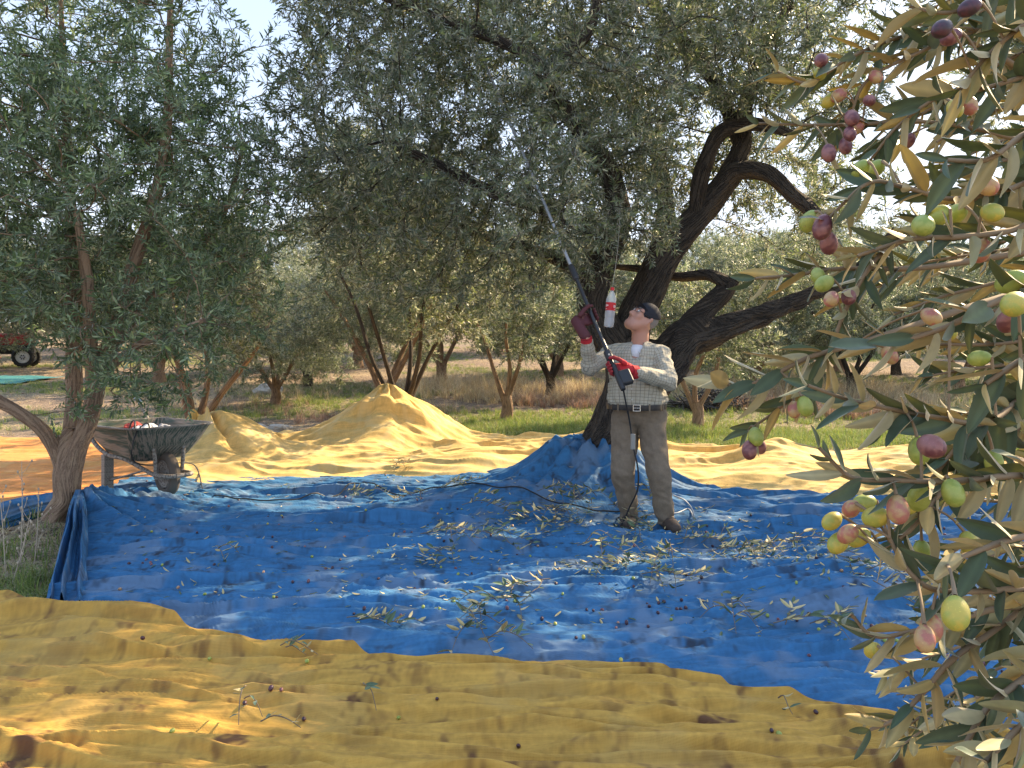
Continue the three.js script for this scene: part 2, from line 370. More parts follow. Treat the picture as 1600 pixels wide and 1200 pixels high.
net('orange_net', 'sunlit orange net behind the young tree and the wheelbarrow',
  line([[-140, 850], [0, 835], [100, 815], [180, 805], [300, 790]]), line([[-140, 690], [60, 692], [150, 694], [250, 696], [300, 698]]),
  260, 220, (x, z, u, t) => smooth(0.1, 0.3, t) * Math.max(0.15 * creases(x, z, 0.05, 2.5, 1.1, 61, 0.6) + 0.08 * creases(x, z, -0.15, 3.5, 2.8, 62, 0.75) + 0.035 * creases(x, z, 0.1, 3, 7, 63, 0.75) + cone(x, z, WRAP.x - 0.1, WRAP.z + 0.2, 0.22, 0.5, 1.5) + 0.02, 0.006), orangeMat, 0.003);
// teal net far off by the tractor
{
  const m = mat(0.03, 0.17, 0.17, 0.85, { bumpMap: withTex(weave, 6, 6), bumpScale: 0.002 });
  const c = P(0, 580, 22), nu = 60, nv = 30, pos = [], uv = [], idx = [];
  for (let j = 0; j <= nv; j++) for (let i = 0; i <= nu; i++) {
    const x = c.x - 1.2 + 2.2 * i / nu + 0.1 * N(j * 0.3, 1, 1), z = c.z + 1.0 - 2.4 * j / nv + 0.15 * N(i * 0.2, 3, 1);
    pos.push(x, groundHeight(x, z) + 0.04 + 0.1 * Math.max(0, creases(x, z, 0.3, 2, 1.4, 81)), z); uv.push(x, z);
  }
  for (let j = 0; j < nv; j++) for (let i = 0; i < nu; i++) { const a = j * (nu + 1) + i; idx.push(a, a + 1, a + nu + 1, a + 1, a + nu + 2, a + nu + 1); }
  single('teal_net', geo(pos, uv, idx), m, 'small teal net lying on bare earth before the far tractor', 'harvest net');
}
// the bundled end of the blue net that runs behind the young trunk, and its gathered hanging tail
{
  const pts = [P(-60, 830, 5.9), P(0, 808, 6.05), P(50, 792, 6.15), P(95, 783, 6.15), P(132, 776, 6.05)];
  const g1 = sweep(pts, [0.10, 0.11, 0.10, 0.075, 0.03], { step: 0.012, radial: 64, rough: (a, s) => 1 + 0.10 * Math.sin(a * 7 + 3 * N(s * 1.2, 1, 2)) + 0.3 * N(Math.cos(a) * 2.2, Math.sin(a) * 2.2, s * 1.4) + 0.05 * Math.sin(a * 17 + s * 3) });
  const m = single('blue_net_bundle', g1, blueMat, 'bundled blue net end running behind the young trunk to the left', 'harvest net');
}
{
  // the tail: cloth that hangs from the trunk down the bank towards the front corner
  const nu = 90, nv = 160, pos = [], uv = [], idx = [];
  const top = P(124, 772, 5.92), foot0 = P(70, 953, 4.12), foot1 = P(140, 962, 4.05);
  for (let j = 0; j <= nv; j++) for (let i = 0; i <= nu; i++) {
    const t = j / nv, s = i / nu, e = Math.pow(t, 0.8);
    const base = foot0.clone().lerp(foot1, s), p = top.clone().add(V((s - 0.5) * 0.10 * smooth(-0.1, 0.15, t), 0, 0)).lerp(base, e);
    const sag = 0.09 * Math.sin(Math.PI * Math.min(1, t * 1.02));
    p.y = lerp(top.y, 0.03, Math.pow(t, 0.62)) + sag * 0.5 - 0.05 * (2 * s - 1) ** 2 * smooth(0, 0.2, t);
    const w = s * 17 + 2.6 * N(t * 1.6, 1, s * 2);
    p.y += (0.045 * Math.sin(w) + 0.02 * Math.sin(w * 2.3 + t * 3)) * smooth(0, 0.3, t) + 0.035;
    p.x += 0.02 * N(t * 4, 3, s);
    if (i === 0 || i === nu) p.y -= 0.05;
    pos.push(p.x, p.y, p.z); uv.push(s * 0.5, t * 2);
  }
  for (let j = 0; j < nv; j++) for (let i = 0; i < nu; i++) { const a = j * (nu + 1) + i; idx.push(a, a + 1, a + nu + 1, a + 1, a + nu + 2, a + nu + 1); }
  single('blue_net_tail', geo(pos, uv, idx), blueMat, 'pleated blue net tail hanging from the young trunk to the front', 'harvest net');
}


// ---------------------------------------------------------------- olive trees
// long fissures that wander along the wood
const ridge = (u, v, seed) => Math.abs(tileN(u + 0.035 * tileN(u, v, 5, seed + 8), v, 16, seed, 3)) + 0.55 * Math.abs(tileN(u + 0.02 * tileN(u, v, 9, seed + 9), v, 37, seed + 1, 9));
function barkMaterial(dark, light, seed, size = 0.6, depth = 0.02) {
  const map = colorTex(512, (u, v) => {
    const rid = ridge(u, v, seed), k = smooth(0.02, 0.5, rid + 0.2 * tileN(u, v, 70, seed + 2));
    const lichen = 0.35 * smooth(0.25, 0.6, tileN(u, v, 6, seed + 3) + 0.5 * tileN(u, v, 40, seed + 4));
    return [0, 1, 2].map((i) => lerp(lerp(dark[i], light[i], k), light[i] * [1.1, 1.15, 1.05][i], lichen));
  });
  const bump = greyTex(512, (u, v) => smooth(0.0, 0.55, ridge(u, v, seed)) * 0.8 + 0.25 * tileN(u, v, 70, seed + 2));
  return new THREE.MeshStandardMaterial({ map: withTex(map, 1 / size * 1.6, 1 / size * 0.55), bumpMap: withTex(bump, 1 / size * 1.6, 1 / size * 0.55), bumpScale: depth, roughness: 0.95, side: THREE.DoubleSide });
}
const oldBark = barkMaterial([0.024, 0.018, 0.014], [0.085, 0.064, 0.046], 101, 0.6, 0.035);
const paleBark = barkMaterial([0.19, 0.12, 0.078], [0.34, 0.23, 0.15], 121, 0.7, 0.008);
const brownBark = barkMaterial([0.13, 0.075, 0.042], [0.34, 0.215, 0.125], 141, 0.5, 0.012);
const twigBark = mat(0.17, 0.13, 0.09, 0.9);

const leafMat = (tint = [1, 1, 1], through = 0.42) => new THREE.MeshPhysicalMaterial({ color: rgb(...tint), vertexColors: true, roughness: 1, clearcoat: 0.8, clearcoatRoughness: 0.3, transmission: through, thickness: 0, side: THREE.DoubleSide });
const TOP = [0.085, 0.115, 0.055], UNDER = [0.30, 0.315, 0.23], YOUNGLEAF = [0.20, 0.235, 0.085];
// a narrow leaf, folded a little along its midrib and bent at the tip; pushes into the arrays
function pushLeaf(A, o, dir, side, len, wid, color) {
  const up = V().crossVectors(side, dir).normalize(), b = A.pos.length / 3;
  const p = (s, w, h) => { A.pos.push(o.x + dir.x * s * len + side.x * w * wid + up.x * h * len, o.y + dir.y * s * len + side.y * w * wid + up.y * h * len, o.z + dir.z * s * len + side.z * w * wid + up.z * h * len); A.uv.push(s, w); A.col.push(...color); };
  p(0, 0, 0); p(0.35, -0.5, 0.03); p(0.38, 0, -0.01); p(0.35, 0.5, 0.03); p(0.72, -0.36, 0.0); p(0.75, 0, -0.045); p(0.72, 0.36, 0.0); p(1, 0, -0.09);
  for (const t of [[0, 2, 1], [0, 3, 2], [1, 2, 4], [2, 5, 4], [2, 3, 5], [3, 6, 5], [4, 5, 7], [5, 6, 7]]) A.idx.push(...t.map((k) => b + k));
}
// a leafy shoot along +y: stem and opposite pairs of leaves
function pushShoot(A, r, origin, axis, length, pairs, leafLen, bend) {
  const ref = Math.abs(axis.y) < 0.9 ? V(0, 1, 0) : V(1, 0, 0), e1 = V().crossVectors(axis, ref).normalize(), e2 = V().crossVectors(axis, e1).normalize();
  const spot = (t) => origin.clone().addScaledVector(axis, t * length).addScaledVector(bend, t * t * length);
  const b = A.pos.length / 3;
  for (let k = 0; k <= 3; k++) { const c = spot(k / 3), w = lerp(0.0022, 0.0009, k / 3); for (let j = 0; j < 3; j++) { const a = j * 2.094; c.clone().addScaledVector(e1, Math.cos(a) * w).addScaledVector(e2, Math.sin(a) * w).toArray(A.pos, A.pos.length); A.uv.push(0, 0); A.col.push(0.16, 0.14, 0.09); } }
  for (let k = 0; k < 3; k++) for (let j = 0; j < 3; j++) { const a = b + k * 3 + j, c = b + k * 3 + (j + 1) % 3; A.idx.push(a, c, a + 3, c, c + 3, a + 3); }
  const turn = r() * 3;
  for (let k = 0; k < pairs; k++) {
    const t = 0.12 + 0.88 * (k + 0.5 * r()) / pairs, o = spot(t), a0 = turn + k * 1.57 + (r() - 0.5) * 0.5;
    for (const s of [0, Math.PI]) {
      if (r() < 0.08) continue;
      const a = a0 + s, outw = e1.clone().multiplyScalar(Math.cos(a)).addScaledVector(e2, Math.sin(a)), open = 0.75 + (r() - 0.5) * 0.6;
      const dir = axis.clone().multiplyScalar(Math.cos(open)).addScaledVector(outw, Math.sin(open)).normalize();
      let side = V().crossVectors(dir, axis).normalize(); const twist = (r() - 0.5) * 1.6; side.applyAxisAngle(dir, twist);
      const q = r(), c0 = q < 0.6 ? TOP : q < 0.92 ? UNDER : YOUNGLEAF, m = 0.8 + 0.4 * r();
      const L = leafLen * (0.65 + 0.5 * r()) * (t > 0.85 ? 0.75 : 1);
      pushLeaf(A, o, dir, side, L, L * (0.20 + 0.06 * r()), c0.map((c) => c * m));
    }
  }
  const dir = axis.clone().addScaledVector(bend, 1.6).normalize();
  pushLeaf(A, spot(1), dir, e1, leafLen * 0.6, leafLen * 0.14, TOP);
}
const arrays = () => ({ pos: [], uv: [], col: [], idx: [] });
const fromArrays = (A) => geo(A.pos, A.uv, A.idx, A.col);
function shootVariants(count, seed, length, pairs, leafLen, many = 1) {
  const r = rng(seed), out = [];
  for (let i = 0; i < count; i++) {
    const A = arrays();
    for (let k = 0; k < many; k++) {
      const a = r() * 6.28, sp = many > 1 ? 0.35 + 0.5 * r() : 0, axis = V(Math.cos(a) * Math.sin(sp), Math.cos(sp), Math.sin(a) * Math.sin(sp)), o = many > 1 ? V(0, 0.45 * r() * length, 0) : V(0, 0, 0);
      pushShoot(A, r, o, axis, length * (0.7 + 0.5 * r()), Math.round(pairs * (0.8 + 0.4 * r())), leafLen, V((r() - 0.5) * 0.5, -0.12 - 0.25 * r(), (r() - 0.5) * 0.5));
    }
    out.push(fromArrays(A));
  }
  return out;
}
const shootsNear = shootVariants(5, 5, 0.25, 9, 0.062);
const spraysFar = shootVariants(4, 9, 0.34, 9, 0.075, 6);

function bark(seed, depth = 0.16, twist = 1.2) {   // ridged, fluted outline of old olive wood
  return (a, s, r) => 1 + depth * (1.6 * N(Math.cos(a + s * twist) * 1.1, Math.sin(a + s * twist) * 1.1, s * 0.9 / Math.max(0.3, r * 5) + seed) + 0.55 * (0.5 - Math.abs(N(Math.cos(a + s * twist) * 3.6, Math.sin(a + s * twist) * 3.6, s * 2.2 + seed * 3))) + 0.3 * N(Math.cos(a) * 8, Math.sin(a) * 8, s * 6 + seed));
}
// limbs: [{ pts, radii, name }]; lobes: [[centre, rx, ry, rz, weight]]
function oliveTree(spec) {
  const { root, limbs, lobes, seed, barkMat, leaf, attract = 1500, step = 0.11, reach = 0.9, kill = 0.2, shoots, perNode = 3, size = 1, droop = 0.15, thin = 0.016, keep = null, barkDepth = 0.16, tintSpread = 0.3, barkSkin = null } = spec;
  const r = rng(seed);
  const X = [], Y = [], Z = [], parent = [], fixed = [];
  const add = (p, par, fx) => { X.push(p.x); Y.push(p.y); Z.push(p.z); parent.push(par); fixed.push(fx); return X.length - 1; };
  limbs.forEach((l, n) => {
    const g = sweep(l.pts, l.radii, { step: Math.max(0.02, l.radii[0] * 0.16), radial: clamp(Math.round(l.radii[0] * 500), 10, 72), rough: bark(seed + n * 3.7, l.depth ?? barkDepth) });
    const m = part(l.name ?? (n ? 'limb' : 'trunk'), g, barkMat, root);
    m.position.copy(root.position).multiplyScalar(-1);
    const c = new THREE.CatmullRomCurve3(l.pts, false, 'centripetal'), k = Math.ceil(c.getLength() / step);
    let prev = -1;
    for (let i = Math.floor(k * (l.from ?? 0.35)); i <= k; i++) prev = add(c.getPoint(i / k), prev, true);
  });
  const att = [];
  const total = lobes.reduce((s, l) => s + (l[4] ?? 1) * l[1] * l[2] * l[3], 0);
  for (const [c, rx, ry, rz, w = 1] of lobes) {
    const n = Math.round(attract * w * rx * ry * rz / total);
    for (let i = 0; i < n; i++) {
      const d = V(r() - 0.5, r() - 0.5, r() - 0.5).normalize().multiplyScalar(Math.pow(r(), 0.42));
      const p = V(c.x + d.x * rx, c.y + d.y * ry, c.z + d.z * rz);
      if (!keep || keep(p)) att.push(p);
    }
  }
  const nA = att.length, best = new Int32Array(nA).fill(-1), bd = new Float32Array(nA).fill(1e9), alive = new Uint8Array(nA).fill(1);
  let from = 0;
  for (let it = 0; it < 70; it++) {
    const now = X.length;
    for (let a = 0; a < nA; a++) if (alive[a]) {
      const p = att[a];
      for (let k = from; k < now; k++) { const dx = X[k] - p.x, dy = Y[k] - p.y, dz = Z[k] - p.z, d = dx * dx + dy * dy + dz * dz; if (d < bd[a]) { bd[a] = d; best[a] = k; } }
      if (bd[a] < kill * kill) alive[a] = 0;
    }
    from = now;
    const pull = new Map();
    for (let a = 0; a < nA; a++) if (alive[a] && bd[a] < (reach * (it < 12 ? 2.2 : 1)) ** 2) {
      const k = best[a], l = Math.sqrt(bd[a]), p = att[a], v = pull.get(k) ?? V(0, 0, 0);
      v.x += (p.x - X[k]) / l; v.y += (p.y - Y[k]) / l; v.z += (p.z - Z[k]) / l; pull.set(k, v);
    }
    if (!pull.size) break;
    for (const [k, v] of pull) {
      v.normalize().add(V(r() - 0.5, r() - 0.5, r() - 0.5).multiplyScalar(0.55)).normalize();
      add(V(X[k] + v.x * step, Y[k] + v.y * step, Z[k] + v.z * step), k, false);
    }
  }
  // radii from the tips down, then tubes along chains
  const n = X.length, rad = new Float32Array(n), kids = Array.from({ length: n }, () => []);
  for (let i = 0; i < n; i++) if (parent[i] >= 0 && !fixed[i]) kids[parent[i]].push(i);
  for (let i = n - 1; i >= 0; i--) if (!fixed[i]) { let s = 0; for (const k of kids[i]) s += rad[k] ** 2.35; rad[i] = Math.max(0.0032 * size, s ** (1 / 2.35)); }
  for (let i = 0; i < n; i++) if (!fixed[i]) rad[i] = Math.min(rad[i], 0.055 * size);
  const tubes = [];
  const at0 = (i) => V(X[i], Y[i], Z[i]);
  for (let i = 0; i < n; i++) {
    if (fixed[i]) continue;
    const p = parent[i], big = kids[p].reduce((a, b) => (rad[b] > rad[a] ? b : a), kids[p][0]);
    if (!fixed[p] && big === i) continue;   // goes on from its parent
    const pts = [at0(p)], rr = [rad[i]]; let k = i;
    for (;;) { pts.push(at0(k)); rr.push(rad[k]); if (!kids[k].length) break; k = kids[k].reduce((a, b) => (rad[b] > rad[a] ? b : a), kids[k][0]); }
    for (let q = 1; q < pts.length - 1; q++) pts[q].lerp(pts[q - 1].clone().add(pts[q + 1]).multiplyScalar(0.5), 0.3);
    tubes.push(sweep(pts, rr, { step: Math.max(step * 0.8, 0.06), radial: rr[0] > 0.015 ? 7 : 4, caps: false }));
  }
  if (tubes.length) { const b = part('branches', mergeGeometries(tubes), barkSkin ?? barkMat, root); b.position.copy(root.position).multiplyScalar(-1); b.userData.kind = 'stuff'; }
  // leafy shoots on the thin wood
  const lists = shoots.map(() => []), q = new THREE.Quaternion(), m4 = new THREE.Matrix4();
  for (let i = 0; i < n; i++) {
    if (fixed[i] || rad[i] > thin * size) continue;
    const p = at0(i), d = p.clone().sub(at0(parent[i])).normalize(), tip = !kids[i].length, count = tip ? perNode + 2 : (r() < perNode % 1 ? Math.ceil(perNode) : Math.floor(perNode));
    for (let k = 0; k < count; k++) {
      const v = d.clone().multiplyScalar(0.5).add(V(r() - 0.5, r() - 0.5, r() - 0.5).multiplyScalar(1.5)); v.y += 0.25 - droop * 2 * r(); v.normalize();
      q.setFromUnitVectors(V(0, 1, 0), v).multiply(new THREE.Quaternion().setFromAxisAngle(V(0, 1, 0), r() * 6.28));
      const s = (0.75 + 0.5 * r()) * size, o = p.clone().addScaledVector(d, (r() - 0.5) * step);
      if (keep && !keep(o.clone().addScaledVector(v, 0.2))) continue;
      const t = 1 + tintSpread * (r() - 0.5) * 2;
      lists[Math.floor(r() * shoots.length)].push([m4.compose(o.sub(root.position), q, V(s, s, s)).clone(), rgb(t * (0.95 + 0.1 * r()), t, t * (0.9 + 0.2 * r()))]);
    }
  }
  let total2 = 0;
  shoots.forEach((g, k) => {
    const im = new THREE.InstancedMesh(g, leaf, lists[k].length);
    lists[k].forEach(([m, c], i) => { im.setMatrixAt(i, m); im.setColorAt(i, c); });
    im.name = 'crown'; im.castShadow = im.receiveShadow = true; im.userData.kind = 'stuff'; root.add(im); total2 += lists[k].length;
  });
  return root;
}
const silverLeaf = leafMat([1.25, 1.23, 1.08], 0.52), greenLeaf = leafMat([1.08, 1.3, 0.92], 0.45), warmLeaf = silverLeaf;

// the old tree in the middle
{
  const root = thing('old_olive_tree', 'large old olive tree with dark forked trunk behind the man', 'olive tree', V(BIG.x, 0, BIG.z));
  const D = 7.2, p = (a, b, d = D) => P(a, b, d);
  const limbs = [
    { name: 'trunk', pts: [p(918, 790, 7.15), p(935, 735), p(958, 670), p(992, 590), p(1000, 530, 7.2)], radii: [0.37, 0.27, 0.22, 0.25, 0.22], from: 2, depth: 0.34 },
    { pts: [p(1002, 580), p(985, 530), p(1015, 450), p(1040, 395), p(1092, 335), p(1135, 285), p(1160, 225), p(1165, 165), p(1190, 90, 7.4), p(1235, 5, 7.6)], radii: [0.19, 0.17, 0.16, 0.14, 0.125, 0.108, 0.085, 0.072, 0.06, 0.04], from: 0.6 },
    { pts: [p(985, 570), p(942, 515, 7.1), p(925, 470, 7.05), p(938, 415, 7.0), p(962, 360, 6.9), p(960, 290, 6.7), p(915, 215, 6.4), p(868, 150, 6.2), p(866, 105, 6.1), p(915, 55, 6.0), p(940, -30, 6.0)], radii: [0.16, 0.16, 0.15, 0.13, 0.115, 0.09, 0.075, 0.06, 0.055, 0.045, 0.03], from: 0.45 },
    { pts: [p(1000, 610), p(1045, 570, 7.1), p(1078, 530, 7.05), p(1130, 512, 7.0), p(1200, 488, 6.9), p(1260, 462, 6.8), p(1330, 430, 6.7), p(1400, 360, 6.6)], radii: [0.19, 0.21, 0.185, 0.105, 0.08, 0.064, 0.05, 0.03], from: 0.6, depth: 0.34 },
    { pts: [p(1070, 530, 7.05), p(1098, 490, 7.05), p(1130, 456, 7.05), p(1143, 436, 7.05)], radii: [0.14, 0.105, 0.085, 0.07], from: 2 },
    { pts: [p(1140, 442, 7.0), p(1108, 430, 7.1), p(1060, 432, 7.3), p(1000, 420, 7.5), p(940, 415, 7.8)], radii: [0.06, 0.05, 0.042, 0.035, 0.02], from: 0.6 },
    { pts: [p(1120, 300), p(1150, 268, 7.1), p(1195, 270, 7.0), p(1235, 302, 6.9), p(1275, 335, 6.8), p(1300, 380, 6.7)], radii: [0.085, 0.085, 0.075, 0.065, 0.055, 0.03], from: 0.7 },
    { pts: [p(1085, 345), p(1100, 260, 7.0), p(1130, 205, 6.9), p(1185, 195, 6.8), p(1240, 210, 6.7)], radii: [0.07, 0.07, 0.065, 0.055, 0.03], from: 0.5 },
    { pts: [p(1160, 225), p(1110, 120, 7.6), p(1040, 30, 8), p(960, -60, 8.2)], radii: [0.07, 0.06, 0.05, 0.03], from: 0.3 },
    { pts: [p(950, 370, 6.95), p(860, 330, 6.8), p(770, 300, 6.6), p(690, 260, 6.4), p(600, 220, 6.3)], radii: [0.07, 0.06, 0.05, 0.04, 0.025], from: 0.25 },
    { pts: [p(925, 450, 7.1), p(860, 400, 7.5), p(760, 370, 7.9), p(650, 330, 8.2), p(540, 290, 8.3)], radii: [0.06, 0.055, 0.05, 0.04, 0.025], from: 0.25 },
    { pts: [p(866, 110, 6.1), p(770, 60, 6.2), p(660, 20, 6.4), p(560, -20, 6.5)], radii: [0.045, 0.04, 0.035, 0.02], from: 0.2 },
    { pts: [p(1000, 480, 7.3), p(1040, 330, 7.9), p(1010, 200, 8.5), p(930, 80, 8.9)], radii: [0.1, 0.085, 0.065, 0.04], from: 0.35 },
  ];
  const lobes = [
    [p(760, 190, 6.8), 1.75, 1.55, 1.5], [p(590, 150, 6.8), 0.95, 1.6, 1.2], [p(560, 330, 7.3), 0.75, 0.8, 1.1, 1.0], [p(700, 380, 7.2), 1.2, 0.75, 1.3, 1.0],
    [p(1010, 170, 7.0), 1.5, 1.3, 1.7], [p(1010, 290, 6.0), 0.85, 0.62, 0.5, 1.6], [p(870, 390, 6.6), 0.55, 0.55, 0.7, 1.0], [p(1200, 60, 7.2), 1.3, 1.3, 1.5],
    [p(1310, 330, 7.3), 0.7, 0.9, 0.6, 0.5], [p(850, 315, 5.35), 0.42, 0.5, 0.35, 2.2], [p(500, 260, 6.8), 0.5, 1.0, 0.9, 0.9], [p(1235, 300, 8.5), 0.9, 0.75, 0.6, 0.9], [p(900, -60, 7.3), 2.6, 1.2, 2.0, 0.9], [p(640, -40, 7), 1.3, 1.2, 1.4],
  ];
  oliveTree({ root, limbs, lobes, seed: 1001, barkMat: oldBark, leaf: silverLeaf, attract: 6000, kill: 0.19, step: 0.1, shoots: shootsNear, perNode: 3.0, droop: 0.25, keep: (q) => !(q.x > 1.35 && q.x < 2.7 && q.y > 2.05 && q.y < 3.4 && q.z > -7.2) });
}
// the young tree on the left
{
  const root = thing('young_olive_tree', 'young olive tree with smooth pale trunk holding the blue net', 'olive tree', V(YOUNG.x, 0, YOUNG.z));
  const D = 6.0, p = (a, b, d = D) => P(a, b, d);
  const limbs = [
    { name: 'trunk', pts: [p(80, 838, 6.0), p(88, 808), p(103, 780), p(104, 740), p(105, 700), p(110, 668)], radii: [0.10, 0.092, 0.08, 0.086, 0.07, 0.04], from: 2, depth: 0.16 },
    { pts: [p(99, 760), p(90, 705), p(62, 668, 5.9), p(25, 642, 5.85), p(-30, 610, 5.8), p(-90, 540, 5.7), p(-130, 420, 5.6)], radii: [0.05, 0.06, 0.05, 0.046, 0.045, 0.04, 0.03], from: 0.5, depth: 0.08 },
    { pts: [p(107, 765), p(119, 705), p(140, 655), p(152, 600, 5.95), p(185, 500, 5.9), p(210, 410, 5.9), p(245, 300, 5.9), p(262, 180, 5.9), p(265, 60, 5.9), p(268, -60, 5.9)], radii: [0.07, 0.07, 0.064, 0.06, 0.058, 0.05, 0.042, 0.034, 0.025, 0.015], from: 0.42, depth: 0.08 },
    { pts: [p(108, 710), p(116, 640, 6.15), p(115, 560, 6.25), p(116, 480, 6.3), p(112, 380, 6.3), p(108, 260, 6.2), p(100, 120, 6.1), p(95, 0, 6.0)], radii: [0.07, 0.065, 0.06, 0.055, 0.045, 0.035, 0.025, 0.016], from: 0.42, depth: 0.08 },
    { pts: [p(145, 610), p(140, 500, 5.7), p(135, 430, 5.6), p(120, 330, 5.5)], radii: [0.05, 0.045, 0.04, 0.025], from: 0.5, depth: 0.08 },
    { pts: [p(165, 560), p(230, 470, 6.2), p(300, 400, 6.4), p(350, 330, 6.5), p(380, 230, 6.6)], radii: [0.045, 0.04, 0.033, 0.026, 0.018], from: 0.35, depth: 0.08 },
    { pts: [p(155, 590), p(215, 540, 5.7), p(270, 520, 5.5), p(320, 500, 5.4)], radii: [0.032, 0.028, 0.022, 0.014], from: 0.3, depth: 0.08 },
  ];
  const lobes = [
    [p(200, 330, 5.9), 1.0, 1.25, 1.1], [p(60, 260, 6.0), 0.8, 1.5, 1.1], [p(-60, 320, 5.8), 0.8, 1.4, 1.1, 0.7], [p(60, 470, 5.6), 0.75, 0.45, 0.8], [p(230, 540, 5.6), 0.6, 0.4, 0.6],
    [p(340, 350, 6.2), 0.55, 0.85, 0.8], [p(270, 80, 5.9), 0.5, 1.0, 0.7, 0.9], [p(385, 120, 6.1), 0.35, 0.5, 0.4, 0.5], [p(90, 40, 6.0), 0.55, 1.2, 0.8], [p(20, 520, 5.7), 0.5, 0.3, 0.6, 0.8], [p(350, 470, 6.0), 0.4, 0.5, 0.6, 0.9], [p(405, 290, 6.1), 0.35, 0.6, 0.5, 0.9],
    [p(240, 610, 5.6), 0.4, 0.2, 0.4, 0.9], [p(95, 610, 5.75), 0.22, 0.33, 0.25, 0.9],
  ];
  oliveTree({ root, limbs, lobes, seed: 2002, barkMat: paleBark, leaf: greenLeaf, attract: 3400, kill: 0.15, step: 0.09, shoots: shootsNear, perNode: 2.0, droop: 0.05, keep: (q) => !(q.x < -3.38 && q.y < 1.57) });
}
// trees of the grove behind
function groveTree(name, label, foot, h, spread, seed, leaf, barkMat, stems, bottom = 0.38, more = {}) {
  const root = thing(name, label, 'olive tree', foot);
  const r = rng(seed), limbs = [], girth = more.girth ?? 0.8;
  const fork = foot.clone().add(V(0, h * 0.14, 0));
  limbs.push({ name: 'trunk', pts: [foot.clone().add(V(0, -0.1, 0)), foot.clone().add(V(0.03, h * 0.07, 0)), fork], radii: [0.042, 0.032, 0.034].map((k) => k * h * Math.sqrt(girth)), from: 2 });
  for (const [dx, dz, q] of stems) {
    const e = foot.clone().add(V(dx * spread, h * (q ?? 0.62), dz * spread));
    const m1 = fork.clone().lerp(e, 0.35).add(V((r() - 0.5) * 0.2, -0.03 * h, (r() - 0.5) * 0.2)), m2 = fork.clone().lerp(e, 0.7).add(V((r() - 0.5) * 0.25, 0, (r() - 0.5) * 0.25));
    limbs.push({ pts: [fork.clone().add(V(0, -0.06 * h, 0)), m1, m2, e], radii: [0.02, 0.014, 0.010, 0.005].map((k) => k * h * girth), from: 0.5, depth: 0.1 });
  }
  const lobes = [];
  for (let i = 0; i < 9; i++) { const a = i * 2.4 + r(), k = Math.sqrt((i + 0.5) / 9); lobes.push([foot.clone().add(V(Math.cos(a) * spread * 0.62 * k, h * lerp(bottom + 0.16, 0.84, r()), Math.sin(a) * spread * 0.62 * k)), spread * 0.45, h * 0.19, spread * 0.45]); }
  oliveTree({ root, limbs, lobes, seed, barkMat, leaf, attract: 700, step: 0.16, reach: 1.4, kill: 0.32, shoots: spraysFar, perNode: 1.0, thin: 0.02, size: 1.0, tintSpread: 0.35, ...more });
  return root;
}
const onGround = (px, d) => { const q = P(px, 600, d); return V(q.x, groundHeight(q.x, q.z), q.z); };
const fork3 = [[-0.6, 0.15], [0.55, -0.1], [0.1, 0.5], [0.05, -0.5]];
const wrapFoot = P(303, 660, 9.75); wrapFoot.y = 0;
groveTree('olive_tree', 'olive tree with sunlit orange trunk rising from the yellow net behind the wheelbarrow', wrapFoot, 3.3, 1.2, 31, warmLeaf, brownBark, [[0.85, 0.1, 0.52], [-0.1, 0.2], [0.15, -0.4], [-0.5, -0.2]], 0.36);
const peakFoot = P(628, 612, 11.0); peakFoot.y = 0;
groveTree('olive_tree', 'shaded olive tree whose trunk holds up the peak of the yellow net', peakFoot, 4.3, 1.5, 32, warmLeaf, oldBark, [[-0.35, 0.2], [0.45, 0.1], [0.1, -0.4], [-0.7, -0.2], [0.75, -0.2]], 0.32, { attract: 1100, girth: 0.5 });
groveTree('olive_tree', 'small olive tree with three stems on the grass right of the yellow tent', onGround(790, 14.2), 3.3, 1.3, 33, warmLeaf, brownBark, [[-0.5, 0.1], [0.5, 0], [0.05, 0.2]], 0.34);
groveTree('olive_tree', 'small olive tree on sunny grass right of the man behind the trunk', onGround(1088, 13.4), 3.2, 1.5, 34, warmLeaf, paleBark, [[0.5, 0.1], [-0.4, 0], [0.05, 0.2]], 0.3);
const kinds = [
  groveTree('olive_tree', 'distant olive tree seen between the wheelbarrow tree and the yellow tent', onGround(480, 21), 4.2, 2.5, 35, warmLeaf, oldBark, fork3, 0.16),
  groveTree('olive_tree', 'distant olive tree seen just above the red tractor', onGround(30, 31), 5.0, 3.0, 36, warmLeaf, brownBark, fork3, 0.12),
  groveTree('olive_tree', 'distant leafy olive tree at the far edge behind the small tree', onGround(870, 24), 5.2, 3.2, 37, warmLeaf, brownBark, fork3, 0.1),
];
